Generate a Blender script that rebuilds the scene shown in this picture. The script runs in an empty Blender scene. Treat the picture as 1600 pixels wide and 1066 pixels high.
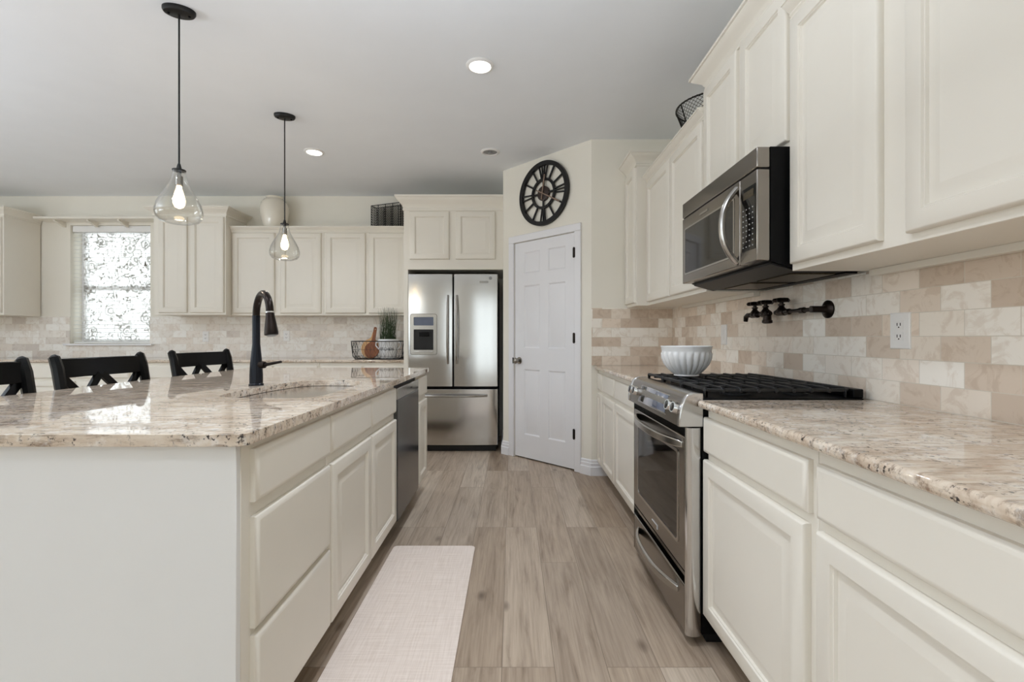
import bpy, bmesh, math, random
from mathutils import Vector, Matrix
random.seed(7)
PI = math.pi
C = bpy.context.scene.collection

# ------------------------------------------------------------------ camera
H = 1.142                      # camera height
F = 744.0                      # focal length in pixels of the 1600 px frame
cam_d = bpy.data.cameras.new('camera'); cam = bpy.data.objects.new('camera', cam_d); C.objects.link(cam)
cam_d.sensor_width = 36.0; cam_d.lens = F / 1600 * 36.0
cam_d.shift_y = -5 / 1600; cam_d.clip_start = 0.05
cam.location = (0, 0, H); cam.rotation_euler = (PI / 2, 0, 0)
bpy.context.scene.camera = cam

# ------------------------------------------------------------------ room sizes
XR, XL, YB, YN, ZC = 1.34, -7.0, 5.54, -4.5, 2.79
SX, SY = -0.087, 4.70          # left corner of the diagonal pantry wall
EX, EY = 0.659, 3.953          # right corner of it

sc_ = bpy.context.scene
sc_.cycles.max_bounces = 16; sc_.cycles.diffuse_bounces = 12; sc_.cycles.glossy_bounces = 6; sc_.cycles.transparent_max_bounces = 16

# ------------------------------------------------------------------ world, daylight, exposure
vs = bpy.context.scene.view_settings
bpy.context.scene.display_settings.display_device = 'sRGB'
vs.view_transform = 'Standard'; vs.look = 'None'; vs.gamma = 1.0; vs.use_curve_mapping = False
vs.exposure = 0.07
W = bpy.data.worlds.new('sky'); bpy.context.scene.world = W; W.use_nodes = True
W.node_tree.nodes['Background'].inputs[0].default_value = (0.93, 0.97, 1.0, 1)
W.node_tree.nodes['Background'].inputs[1].default_value = 1.95

def area_lamp(name, loc, rot, sx, sy, power, col=(0.835, 0.905, 1.0)):
    d = bpy.data.lights.new(name, 'AREA'); d.shape = 'RECTANGLE'; d.size = sx; d.size_y = sy
    d.energy = power; d.color = col
    o = bpy.data.objects.new(name, d); C.objects.link(o); o.location = loc; o.rotation_euler = rot
    return o
# left wall's patio doors and window (the rear windows behind the camera let the sky in directly)
area_lamp('daylight_left_patio', (XL + 0.06, -1.2, 1.25), (PI / 2, 0, -PI / 2), 2.8, 2.3, 18)
area_lamp('daylight_left_window', (XL + 0.06, 2.6, 1.5), (PI / 2, 0, -PI / 2), 1.6, 1.5, 6)
# added unseen fill lamps, aimed up so the ceiling brightens the room
area_lamp('added_fill_left', (-4.7, 0.5, 1.45), (PI, 0, 0), 1.6, 1.6, 135)
area_lamp('added_fill_near', (-0.3, 1.0, 1.75), (PI, 0, 0), 0.5, 0.5, 17)

# ------------------------------------------------------------------ material helpers
def lin(c):
    return tuple(((x / 255) / 12.92 if x / 255 <= 0.04045 else ((x / 255 + 0.055) / 1.055) ** 2.4) for x in c) + (1.0,)
class NT:
    def __init__(s, name):
        s.m = bpy.data.materials.new(name); s.m.use_nodes = True; s.t = s.m.node_tree
        s.b = s.t.nodes['Principled BSDF']; s.out = s.t.nodes['Material Output']
    def n(s, typ, **k):
        nd = s.t.nodes.new('ShaderNode' + typ)
        for a, v in k.items():
            if a.startswith('i_'):
                nd.inputs[a[2:].replace('_', ' ')].default_value = v
            else: setattr(nd, a, v)
        return nd
    def l(s, a, b): s.t.links.new(a, b)
    def ramp(s, fac, stops, interp='LINEAR'):
        r = s.n('ValToRGB'); r.color_ramp.interpolation = interp
        e = r.color_ramp.elements
        while len(e) < len(stops): e.new(0.5)
        for q, (p, c) in zip(e, stops): q.position = p; q.color = c
        s.l(fac, r.inputs[0]); return r.outputs[0]
    def mix(s, fac, a, b, mode='MIX'):
        m = s.n('Mix', data_type='RGBA', blend_type=mode)
        for sock, v in ((m.inputs[0], fac), (m.inputs[6], a), (m.inputs[7], b)):
            if hasattr(v, 'links'): s.l(v, sock)
            else: sock.default_value = v
        return m.outputs[2]
    def math(s, op, a, b=0.0):
        m = s.n('Math', operation=op)
        for sock, v in ((m.inputs[0], a), (m.inputs[1], b)):
            if hasattr(v, 'links'): s.l(v, sock)
            else: sock.default_value = v
        return m.outputs[0]
    def coord(s, scale=(1, 1, 1), kind='Object', loc=(0, 0, 0), rot=(0, 0, 0)):
        tc = s.n('TexCoord'); mp = s.n('Mapping')
        mp.inputs['Scale'].default_value = scale; mp.inputs['Location'].default_value = loc; mp.inputs['Rotation'].default_value = rot
        s.l(tc.outputs[kind], mp.inputs[0]); return mp.outputs[0]
    def noise(s, vec, scale, detail=4, rough=0.55, dist=0.0):
        n = s.n('TexNoise'); s.l(vec, n.inputs['Vector']); n.inputs['Scale'].default_value = scale
        n.inputs['Detail'].default_value = detail; n.inputs['Roughness'].default_value = rough; n.inputs['Distortion'].default_value = dist
        return n.outputs[0]
    def bump(s, hgt, strength, dist=0.01):
        b = s.n('Bump'); b.inputs['Strength'].default_value = strength; b.inputs['Distance'].default_value = dist
        s.l(hgt, b.inputs['Height']); s.l(b.outputs[0], s.b.inputs['Normal'])
    def base(s, c):
        if hasattr(c, 'links'): s.l(c, s.b.inputs['Base Color'])
        else: s.b.inputs['Base Color'].default_value = c
def simple(name, rgb, rough=0.5, metal=0.0, var=0.0, vscale=20, bump=0.0, bscale=200, spec=None, coat=0.0, aniso=0.0):
    t = NT(name); t.b.inputs['Roughness'].default_value = rough; t.b.inputs['Metallic'].default_value = metal
    c = lin(rgb)
    v = t.coord()
    d = tuple(x * (1 - var) for x in c[:3]) + (1,)
    t.base(t.ramp(t.noise(v, vscale, 3), [(0.3, d), (0.7, c)]))
    if bump: t.bump(t.noise(v, bscale, 3), bump, 0.002)
    if spec is not None: t.b.inputs['Specular IOR Level'].default_value = spec
    if coat: t.b.inputs['Coat Weight'].default_value = coat; t.b.inputs['Coat Roughness'].default_value = 0.05
    if aniso:
        t.b.inputs['Anisotropic'].default_value = aniso
        tg = t.n('Tangent', direction_type='RADIAL', axis='Z'); t.l(tg.outputs[0], t.b.inputs['Tangent'])
    return t.m
def emit(name, rgb, strength):
    t = NT(name); t.b.inputs['Base Color'].default_value = lin(rgb)
    t.b.inputs['Emission Color'].default_value = lin(rgb); t.b.inputs['Emission Strength'].default_value = strength
    return t.m
def clear_glass(name, tint=(1, 1, 1, 1), refl=1.0):
    t = NT(name); t.t.nodes.remove(t.b)
    tr = t.n('BsdfTransparent'); tr.inputs[0].default_value = tint
    gl = t.n('BsdfGlossy'); gl.inputs['Roughness'].default_value = 0.02
    fr = t.n('LayerWeight'); fr.inputs[0].default_value = 0.5
    mx = t.n('MixShader'); f = t.math('ADD', t.math('MULTIPLY', t.math('POWER', fr.outputs['Facing'], 3.0), 0.55 * refl), 0.03)
    t.l(f, mx.inputs[0]); t.l(tr.outputs[0], mx.inputs[1]); t.l(gl.outputs[0], mx.inputs[2]); t.l(mx.outputs[0], t.out.inputs[0])
    return t.m
def granite():
    t = NT('granite'); v = t.coord()
    vs_ = t.coord((1.0, 3.4, 3.0), rot=(0, 0, 0.15))
    base = t.ramp(t.noise(vs_, 4.5, 10, 0.68, 0.7), [(0.30, lin((168, 149, 130))), (0.42, lin((200, 181, 161))), (0.52, lin((214, 199, 181))), (0.62, lin((224, 212, 196))), (0.76, lin((208, 184, 165)))])
    streak = t.ramp(t.noise(t.coord((8, 40, 40), rot=(0, 0, 0.12)), 1.6, 8, 0.72), [(0.38, (0.38, 0.33, 0.30, 1)), (0.49, (1, 1, 1, 1))])
    c = t.mix(0.75, base, streak, 'MULTIPLY')
    wht = t.ramp(t.noise(v, 22, 6, 0.7), [(0.53, (0, 0, 0, 1)), (0.64, (1, 1, 1, 1))])
    c = t.mix(t.math('MULTIPLY', wht, 0.5), c, lin((238, 234, 229)))
    gry = t.ramp(t.noise(v, 34, 5, 0.65, 0.4), [(0.60, (0, 0, 0, 1)), (0.66, (1, 1, 1, 1))])
    c = t.mix(t.math('MULTIPLY', gry, 0.45), c, lin((150, 146, 146)))
    rust = t.ramp(t.noise(vs_, 9, 6, 0.65), [(0.62, (0, 0, 0, 1)), (0.70, (1, 1, 1, 1))])
    c = t.mix(t.math('MULTIPLY', rust, 0.5), c, lin((168, 112, 88)))
    spk = t.ramp(t.noise(v, 70, 5, 0.65), [(0.57, (0, 0, 0, 1)), (0.62, (1, 1, 1, 1))])
    msk = t.ramp(t.noise(v, 10, 4, 0.6), [(0.42, (0, 0, 0, 1)), (0.55, (1, 1, 1, 1))])
    c = t.mix(t.math('MULTIPLY', spk, msk), c, lin((58, 50, 48)))
    t.base(c); t.b.inputs['Roughness'].default_value = 0.03; t.b.inputs['IOR'].default_value = 1.6
    return t.m
WARM = [(0.06, (208, 191, 173)), (0.26, (228, 214, 198)), (0.45, (240, 232, 220)), (0.70, (247, 243, 235)), (0.92, (234, 220, 204))]
PALE = [(0.06, (212, 204, 196)), (0.22, (226, 220, 212)), (0.45, (237, 233, 226)), (0.70, (241, 239, 234)), (0.92, (230, 222, 212))]
def tiles(name, axes, pal, off=0.0, row=0):
    t = NT(name); tc = t.n('TexCoord'); sp = t.n('SeparateXYZ'); t.l(tc.outputs['Object'], sp.inputs[0])
    cb = t.n('CombineXYZ'); t.l(t.math('ADD', sp.outputs[axes[0]], 20 * 0.1555 + off), cb.inputs[0]); t.l(t.math('SUBTRACT', sp.outputs[2], 0.914 - 0.0777 * 4), cb.inputs[1])
    def brick(c1, c2, mort):
        b = t.n('TexBrick', offset=0.5, offset_frequency=2, squash=1.0)
        t.l(cb.outputs[0], b.inputs['Vector'])
        b.inputs['Color1'].default_value = c1; b.inputs['Color2'].default_value = c2; b.inputs['Mortar'].default_value = mort
        b.inputs['Scale'].default_value = 1.0; b.inputs['Brick Width'].default_value = 0.1555; b.inputs['Row Height'].default_value = 0.0777
        b.inputs['Mortar Size'].default_value = 0.0012; b.inputs['Mortar Smooth'].default_value = 0.2; b.inputs['Bias'].default_value = 0.0
        return b
    rnd = brick((0, 0, 0, 1), (1, 1, 1, 1), (0.5, 0.5, 0.5, 1))
    col = t.ramp(rnd.outputs[0], [(q, lin(c)) for q, c in pal])
    v = t.coord((1, 1, 1))
    sh = t.n('VectorMath', operation='ADD'); t.l(v, sh.inputs[0]); t.l(rnd.outputs[0], sh.inputs[1])
    vein = t.ramp(t.noise(sh.outputs[0], 12, 7, 0.65, 1.4), [(0.40, lin((205, 188, 170))), (0.50, (1, 1, 1, 1)), (0.62, (1, 1, 1, 1))])
    col = t.mix(0.3, col, vein, 'MULTIPLY')
    pit = t.ramp(t.noise(sh.outputs[0], 40, 5, 0.7), [(0.66, (0, 0, 0, 1)), (0.74, (1, 1, 1, 1))])
    col = t.mix(t.math('MULTIPLY', pit, 0.3), col, lin((240, 234, 224)))
    col = t.mix(t.math('MULTIPLY', rnd.outputs[1], 0.8), col, lin((205, 198, 184)))
    t.base(col); t.b.inputs['Roughness'].default_value = 0.34
    t.bump(t.math('SUBTRACT', 1.0, rnd.outputs[1]), 0.25, 0.002)
    return t.m
def planks():
    t = NT('vinyl_planks'); tc = t.n('TexCoord'); sp = t.n('SeparateXYZ'); t.l(tc.outputs['Object'], sp.inputs[0])
    cb = t.n('CombineXYZ'); t.l(t.math('ADD', sp.outputs[1], 20.31), cb.inputs[0]); t.l(t.math('ADD', sp.outputs[0], 20.055), cb.inputs[1])
    b = t.n('TexBrick', offset=0.37, offset_frequency=3, squash=1.0); t.l(cb.outputs[0], b.inputs['Vector'])
    b.inputs['Color1'].default_value = (0, 0, 0, 1); b.inputs['Color2'].default_value = (1, 1, 1, 1); b.inputs['Mortar'].default_value = (0.4, 0.4, 0.4, 1)
    b.inputs['Scale'].default_value = 1.0; b.inputs['Brick Width'].default_value = 1.22; b.inputs['Row Height'].default_value = 0.182
    b.inputs['Mortar Size'].default_value = 0.0014; b.inputs['Mortar Smooth'].default_value = 0.3
    tint = t.ramp(b.outputs[0], [(0.05, lin((158, 140, 121))), (0.35, lin((184, 168, 150))), (0.6, lin((168, 152, 135))), (0.95, lin((196, 182, 165)))])
    v = t.coord((14, 1.3, 1)); sh = t.n('VectorMath', operation='MULTIPLY_ADD'); t.l(b.outputs[0], sh.inputs[0]); sh.inputs[1].default_value = (9, 7, 5); t.l(v, sh.inputs[2])
    g1 = t.ramp(t.noise(sh.outputs[0], 1.5, 7, 0.6, 0.9), [(0.28, (0.52, 0.47, 0.43, 1)), (0.44, (0.90, 0.88, 0.86, 1)), (0.60, (1.08, 1.08, 1.08, 1))])
    c = t.mix(0.85, tint, g1, 'MULTIPLY')
    v2 = t.coord((70, 2.2, 1)); sh2 = t.n('VectorMath', operation='MULTIPLY_ADD'); t.l(b.outputs[0], sh2.inputs[0]); sh2.inputs[1].default_value = (9, 7, 5); t.l(v2, sh2.inputs[2])
    g2 = t.ramp(t.noise(sh2.outputs[0], 1.6, 4, 0.6), [(0.33, (0.74, 0.71, 0.69, 1)), (0.58, (1.04, 1.04, 1.04, 1))])
    c = t.mix(0.7, c, g2, 'MULTIPLY')
    vk = t.coord((5.5, 2.6, 1)); shk = t.n('VectorMath', operation='MULTIPLY_ADD'); t.l(b.outputs[0], shk.inputs[0]); shk.inputs[1].default_value = (3, 5, 2); t.l(vk, shk.inputs[2])
    vo = t.n('TexVoronoi'); t.l(shk.outputs[0], vo.inputs['Vector']); vo.inputs['Scale'].default_value = 0.9
    kn = t.ramp(vo.outputs['Distance'], [(0.02, (1, 1, 1, 1)), (0.12, (0, 0, 0, 1))])
    c = t.mix(t.math('MULTIPLY', kn, 0.75), c, lin((84, 68, 55)))
    c = t.mix(t.math('MULTIPLY', b.outputs[1], 0.7), c, lin((96, 82, 68)))
    t.base(c); t.b.inputs['Roughness'].default_value = 0.42
    t.bump(t.math('SUBTRACT', 1.0, b.outputs[1]), 0.2, 0.001)
    return t.m
def lace():
    t = NT('lace'); t.t.nodes.remove(t.b)
    v = t.coord((1, 1, 1))
    wob = t.n('VectorMath', operation='MULTIPLY_ADD'); nz = t.n('TexNoise'); nz.inputs['Scale'].default_value = 14; t.l(v, nz.inputs['Vector'])
    t.l(nz.outputs[1], wob.inputs[0]); wob.inputs[1].default_value = (0.03, 0.03, 0.03); t.l(v, wob.inputs[2])
    vo = t.n('TexVoronoi'); vo.inputs['Scale'].default_value = 5.5; t.l(wob.outputs[0], vo.inputs['Vector'])
    d = vo.outputs['Distance']
    ring = t.math('PINGPONG', t.math('MULTIPLY', d, 7.0), 0.5)
    rings = t.ramp(ring, [(0.22, (0, 0, 0, 1)), (0.34, (1, 1, 1, 1))])
    near = t.ramp(d, [(0.36, (1, 1, 1, 1)), (0.40, (0, 0, 0, 1))])
    flower = t.math('MULTIPLY', rings, near)
    n = t.math('ABSOLUTE', t.math('SUBTRACT', t.noise(v, 9, 2, 0.5, 1.0), 0.5))
    vine = t.ramp(n, [(0.014, (1, 1, 1, 1)), (0.024, (0, 0, 0, 1))])
    pat = t.math('MAXIMUM', t.math('MULTIPLY', flower, 0.8), vine)
    col = t.mix(pat, (0.95, 0.94, 0.92, 1), (0.42, 0.40, 0.37, 1))
    tl = t.n('BsdfTranslucent'); t.l(col, tl.inputs[0]); df = t.n('BsdfDiffuse'); t.l(col, df.inputs[0])
    m1 = t.n('MixShader'); m1.inputs[0].default_value = 0.3; t.l(tl.outputs[0], m1.inputs[1]); t.l(df.outputs[0], m1.inputs[2])
    tr = t.n('BsdfTransparent'); m2 = t.n('MixShader'); f = t.math('SUBTRACT', 0.72, t.math('MULTIPLY', pat, 0.60))
    t.l(f, m2.inputs[0]); t.l(m1.outputs[0], m2.inputs[1]); t.l(tr.outputs[0], m2.inputs[2]); t.l(m2.outputs[0], t.out.inputs[0])
    return t.m
def wood(name, c1, c2, sc=(6, 60, 60)):
    t = NT(name); t.base(t.ramp(t.noise(t.coord(sc), 1.2, 5, 0.6, 0.8), [(0.3, lin(c1)), (0.7, lin(c2))])); t.b.inputs['Roughness'].default_value = 0.45
    return t.m
def fabric_mat():
    t = NT('woven_mat'); v = t.coord((6, 160, 1)); w = t.coord((160, 6, 1))
    a = t.noise(v, 1.0, 3); b = t.noise(w, 1.0, 3)
    c = t.ramp(t.math('MULTIPLY', t.math('ADD', a, b), 0.5), [(0.38, lin((222, 208, 197))), (0.6, lin((238, 226, 217)))])
    t.base(c); t.b.inputs['Roughness'].default_value = 0.75; t.bump(a, 0.1, 0.001)
    return t.m

M = {}
M['cab'] = simple('cream_cabinet_paint', (229, 224, 213), 0.38, var=0.03, vscale=3)
M['panel'] = simple('pale_grey_paint', (228, 228, 226), 0.5, var=0.02, vscale=3)
M['wall'] = simple('cream_wall_paint', (232, 228, 217), 0.8, var=0.02, vscale=4, bump=0.05, bscale=90)
M['ceil'] = simple('ceiling_paint', (234, 238, 243), 0.9, var=0.02, vscale=4, bump=0.08, bscale=70)
M['trim'] = simple('white_trim_paint', (232, 232, 235), 0.4, var=0.02, vscale=5)
M['white'] = simple('white_plastic', (236, 236, 235), 0.35, var=0.02)
M['ceramic'] = simple('white_glazed_ceramic', (232, 234, 236), 0.15, var=0.03, vscale=6, coat=0.4)
M['cream_cer'] = simple('off_white_ceramic', (228, 222, 208), 0.2, var=0.04, vscale=6, coat=0.3)
M['steel'] = simple('brushed_stainless', (206, 205, 204), 0.15, metal=1.0, var=0.04, vscale=3, aniso=0.35)
M['steel_dk'] = simple('warm_stainless', (150, 144, 137), 0.2, metal=1.0, var=0.06, vscale=5, aniso=0.3)
M['satin'] = simple('satin_steel', (186, 183, 178), 0.22, metal=1.0, var=0.04)
M['chrome'] = simple('chrome', (225, 225, 225), 0.08, metal=1.0, var=0.02)
M['nickel'] = simple('satin_nickel', (150, 146, 140), 0.22, metal=1.0, var=0.05)
M['dw'] = simple('slate_stainless', (98, 98, 101), 0.18, metal=1.0, var=0.05, vscale=6, aniso=0.4)
M['black'] = simple('black_enamel', (7, 7, 8), 0.45, var=0.2, spec=0.15)
M['iron'] = simple('cast_iron', (24, 24, 25), 0.5, var=0.2, bump=0.1)
M['black_metal'] = simple('matte_black_metal', (15, 14, 14), 0.45, metal=0.2, var=0.2)
M['stoolpaint'] = simple('black_lacquered_wood', (7, 7, 8), 0.2, var=0.2, vscale=9, spec=0.22)
M['bronze'] = simple('dark_bronze', (44, 36, 32), 0.28, metal=0.8, var=0.3, vscale=15)
M['navy'] = simple('black_blue_satin', (27, 31, 40), 0.25, metal=0.55, var=0.15)
M['glassblk'] = simple('black_glass', (10, 10, 11), 0.05, var=0.1)
M['ovenglass'] = simple('oven_glass', (16, 12, 9), 0.05, var=0.1, spec=0.4)
M['display'] = simple('grey_blue_display', (92, 102, 124), 0.08, var=0.1, coat=1.0)
M['dark'] = simple('dark_void_paint', (14, 13, 12), 0.8, var=0.1)
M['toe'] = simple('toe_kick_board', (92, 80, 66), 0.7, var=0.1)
M['filter'] = simple('metal_filter_mesh', (110, 100, 84), 0.4, metal=0.9, var=0.4, vscale=160)
M['granite'] = granite()
M['tile_r'] = tiles('travertine_right', (1,), WARM)
M['tile_b'] = tiles('travertine_back', (0,), PALE, 0.05)
M['tile_p'] = tiles('travertine_pantry', (0,), WARM, 0.11)
M['floor'] = planks()
M['lace'] = lace()
M['glass'] = clear_glass('pendant_glass', (0.97, 0.97, 0.96, 1), 1.6)
M['pane'] = clear_glass('window_pane', (0.98, 1.0, 0.99, 1))
M['bulb'] = emit('lit_filament_bulb', (255, 226, 180), 9)
M['lamp'] = emit('lit_downlight', (255, 250, 240), 6)
M['acacia'] = wood('acacia_board', (104, 52, 16), (150, 84, 34), (40, 40, 6))
M['maple'] = wood('pale_board', (196, 150, 96), (214, 172, 120), (40, 40, 6))
M['grass'] = simple('grass_green', (52, 74, 36), 0.5, var=0.5, vscale=40)
M['mat'] = fabric_mat()
M['ink'] = simple('black_lettering', (20, 20, 20), 0.5, var=0.1)
M['clockbrown'] = simple('dark_brown_hub', (46, 28, 20), 0.5, var=0.3, vscale=40)
M['hand'] = simple('bronze_pale_hand', (150, 128, 112), 0.35, metal=0.5, var=0.1)
M['grey'] = simple('grey_plastic', (150, 150, 150), 0.5, var=0.05)
M['mark'] = simple('pale_legend', (200, 200, 200), 0.5, var=0.05)

# ------------------------------------------------------------------ mesh helpers
OFF = {}
class MB:
    def __init__(s): s.bm = bmesh.new()
    def box(s, x0, x1, y0, y1, z0, z1):
        vs_ = [s.bm.verts.new((x, y, z)) for z in (z0, z1) for y in (y0, y1) for x in (x0, x1)]
        for f in ((0, 2, 3, 1), (4, 5, 7, 6), (0, 1, 5, 4), (2, 6, 7, 3), (0, 4, 6, 2), (1, 3, 7, 5)):
            s.bm.faces.new([vs_[i] for i in f])
        return s
    def prism(s, pts, mp, a0, a1):
        """polygon pts (p,q) extruded along a; mp(p,q,a) -> xyz"""
        A = [s.bm.verts.new(mp(p, q, a0)) for p, q in pts]; B = [s.bm.verts.new(mp(p, q, a1)) for p, q in pts]
        n = len(pts); s.bm.faces.new(A); s.bm.faces.new(B[::-1])
        for i in range(n): s.bm.faces.new((A[i], B[i], B[(i + 1) % n], A[(i + 1) % n]))
        return s
    def loops(s, rings, cap0=True, cap1=True, closed=True):
        L = [[s.bm.verts.new(p) for p in r] for r in rings]; n = len(rings[0])
        for a, b in zip(L, L[1:]):
            for i in range(n if closed else n - 1):
                s.bm.faces.new((a[i], a[(i + 1) % n], b[(i + 1) % n], b[i]))
        if cap0: s.bm.faces.new(L[0][::-1])
        if cap1: s.bm.faces.new(L[-1])
        return s
    def rect(s, mp, u0, u1, v0, v1, rings):
        return s.loops([[mp(u0 + i, v0 + i, w), mp(u1 - i, v0 + i, w), mp(u1 - i, v1 - i, w), mp(u0 + i, v1 - i, w)] for i, w in rings])
    def lathe(s, prof, c=(0, 0, 0), n=32, sx=1.0, sy=1.0, axis='z', cap0=True, cap1=True):
        def P(r, h, a):
            x, y = r * math.cos(a) * sx, r * math.sin(a) * sy
            if axis == 'z': return (c[0] + x, c[1] + y, c[2] + h)
            if axis == 'y': return (c[0] + x, c[1] + h, c[2] + y)
            return (c[0] + h, c[1] + x, c[2] + y)
        return s.loops([[P(r, h, 2 * PI * i / n) for i in range(n)] for r, h in prof], cap0, cap1)
    def tube(s, pts, r, n=10, closed=False, flat=1.0, up=None):
        pts = [Vector(p) for p in pts]; m = len(pts); rings = []
        rr = r if isinstance(r, (list, tuple)) else [r] * m
        prev = None
        for i, p in enumerate(pts):
            if closed: d = pts[(i + 1) % m] - pts[i - 1]
            else: d = pts[min(i + 1, m - 1)] - pts[max(i - 1, 0)]
            d.normalize()
            if prev is None:
                a = Vector(up) if up else (Vector((0, 0, 1)) if abs(d.z) < 0.9 else Vector((1, 0, 0)))
                nx = (a - d * a.dot(d)).normalized()
            else: nx = (prev - d * prev.dot(d)).normalized()
            prev = nx; ny = d.cross(nx)
            rings.append([tuple(p + nx * (rr[i] * math.cos(2 * PI * k / n)) + ny * (rr[i] * flat * math.sin(2 * PI * k / n))) for k in range(n)])
        if closed: rings.append(rings[0]); return s.loops(rings, False, False)
        return s.loops(rings)
    def bar(s, a, b, w, h, up=(0, 0, 1)):
        a, b = Vector(a), Vector(b); d = (b - a).normalized(); u = Vector(up); u = (u - d * u.dot(d)).normalized(); v = d.cross(u)
        R = lambda p: [tuple(p + u * (h / 2 * i) + v * (w / 2 * j)) for i, j in ((-1, -1), (-1, 1), (1, 1), (1, -1))]
        return s.loops([R(a), R(b)])
    def plate(s, outer, holes, mp, a0, a1):
        """flat plate with holes: loops of (p,q), thickness a0..a1"""
        es = []
        for lp in [outer] + holes:
            V = [s.bm.verts.new(mp(p, q, a0)) for p, q in lp]
            es += [s.bm.edges.new((V[i], V[(i + 1) % len(V)])) for i in range(len(V))]
        r = bmesh.ops.triangle_fill(s.bm, use_beauty=True, use_dissolve=False, edges=es)
        fs = [g for g in r['geom'] if isinstance(g, bmesh.types.BMFace)]
        e = bmesh.ops.extrude_face_region(s.bm, geom=fs)
        dv = Vector(mp(0, 0, a1)) - Vector(mp(0, 0, a0))
        bmesh.ops.translate(s.bm, vec=dv, verts=[g for g in e['geom'] if isinstance(g, bmesh.types.BMVert)])
        return s
    def sweep(s, path, prof, closed=False):
        """profile (offset to the right of travel, z) swept along an XY polyline with mitres"""
        n = len(path); rings = []
        for i, p in enumerate(path):
            p = Vector(p)
            d0 = (p - Vector(path[i - 1])).normalized() if i > 0 else None
            d1 = (Vector(path[i + 1]) - p).normalized() if i < n - 1 else None
            n0 = Vector((d0.y, -d0.x)) if d0 else None; n1 = Vector((d1.y, -d1.x)) if d1 else None
            if n0 and n1:
                m = (n0 + n1).normalized(); m = m / max(0.2, m.dot(n0))
            else: m = n0 or n1
            rings.append([(p.x + m.x * o, p.y + m.y * o, z) for o, z in prof])
        return s.loops(rings)
    def build(s, name, mat, parent=None, bevel=0.0, seg=2, smooth=35, off=None, wire=0.0, bev_angle=35):
        bm = s.bm
        bmesh.ops.recalc_face_normals(bm, faces=bm.faces)
        if off is None: off = OFF.get(parent.name, (0, 0, 0)) if parent else (0, 0, 0)
        if any(off): bmesh.ops.translate(bm, vec=[-v for v in off], verts=bm.verts)
        me = bpy.data.meshes.new(name); bm.to_mesh(me); bm.free()
        if smooth:
            me.shade_smooth(); me.set_sharp_from_angle(angle=math.radians(smooth))
        me.materials.append(mat)
        o = bpy.data.objects.new(name, me); C.objects.link(o)
        if parent: o.parent = parent; OFF[o.name] = off
        else: o.location = off; OFF[o.name] = off
        if bevel:
            b = o.modifiers.new('bevel', 'BEVEL'); b.width = bevel; b.segments = seg; b.limit_method = 'ANGLE'; b.angle_limit = math.radians(bev_angle)
        if wire:
            w = o.modifiers.new('wire', 'WIREFRAME'); w.thickness = wire; w.use_even_offset = False
        return o
def tag(o, label, cat, group=None):
    o['label'] = label; o['category'] = cat
    if group: o['group'] = group
    return o
def thing(name, label, cat, loc=(0, 0, 0), group=None, rotz=None):
    """Empty at the thing's base. rotz None: parts are given in world coordinates; else in local ones."""
    o = bpy.data.objects.new(name, None); C.objects.link(o); o.empty_display_size = 0.05
    o.location = loc
    if rotz is not None: o.rotation_euler = (0, 0, rotz); OFF[o.name] = (0, 0, 0)
    else: OFF[o.name] = tuple(loc)
    return tag(o, label, cat, group)
def struct(o): o['kind'] = 'structure'; return o
def sempty(name, loc=(0, 0, 0), rotz=None):
    o = bpy.data.objects.new(name, None); C.objects.link(o); o.location = loc; o['kind'] = 'structure'; o.empty_display_size = 0.05
    if rotz is not None: o.rotation_euler = (0, 0, rotz); OFF[o.name] = (0, 0, 0)
    else: OFF[o.name] = tuple(loc)
    return o
def copy_tree(o, loc, rotz=None, label=None):
    c = o.copy(); C.objects.link(c); c.location = loc
    if rotz is not None: c.rotation_euler = (0, 0, rotz)
    if label: c['label'] = label
    for ch in [k for k in bpy.data.objects if k.parent == o]:
        d = ch.copy(); C.objects.link(d); d.parent = c
        for g in [k for k in bpy.data.objects if k.parent == ch]:
            e = g.copy(); C.objects.link(e); e.parent = d
    return c
def rrect(x0, x1, y0, y1, r, n=6):
    out = []
    for cx, cy, a0 in ((x1 - r, y1 - r, 0), (x0 + r, y1 - r, PI / 2), (x0 + r, y0 + r, PI), (x1 - r, y0 + r, 1.5 * PI)):
        out += [(cx + r * math.cos(a0 + PI / 2 * k / n), cy + r * math.sin(a0 + PI / 2 * k / n)) for k in range(n + 1)]
    return out
XY = lambda p, q, a: (p, q, a)
XZ = lambda p, q, a: (p, a, q)      # profile in XZ, along Y
YZ = lambda p, q, a: (a, p, q)      # profile in YZ, along X

# ------------------------------------------------------------------ room shell
struct(MB().plate([(XL - .15, YN - .15), (XR + .15, YN - .15), (XR + .15, YB + .25), (XL - .15, YB + .25)], [], XY, -0.1, 0.0).build('floor', M['floor']))
struct(MB().plate([(XL - .15, YN - .15), (XR + .15, YN - .15), (XR + .15, YB + .25), (XL - .15, YB + .25)], [], XY, ZC, ZC + 0.1).build('ceiling', M['ceil']))
WX0, WX1, WZ0, WZ1 = -5.138, -4.207, 1.075, 2.4525            # kitchen window
hole = [(WX0, WZ0), (WX1, WZ0), (WX1, WZ1), (WX0, WZ1)]
wall_back = struct(MB().plate([(XL, 0), (XR + .15, 0), (XR + .15, ZC), (XL, ZC)], [hole], XZ, YB, YB + .22).build('wall_back', M['wall']))
wall_right = struct(MB().plate([(YN, 0), (YB, 0), (YB, ZC), (YN, ZC)], [], YZ, XR, XR + .15).build('wall_right', M['wall']))
lh = [[(-2.6, 0.1), (0.2, 0.1), (0.2, 2.4), (-2.6, 2.4)], [(1.8, 0.75), (3.4, 0.75), (3.4, 2.25), (1.8, 2.25)]]
wall_left = struct(MB().plate([(YN, 0), (YB, 0), (YB, ZC), (YN, ZC)], lh, YZ, XL - .15, XL).build('wall_left', M['wall']))
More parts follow.
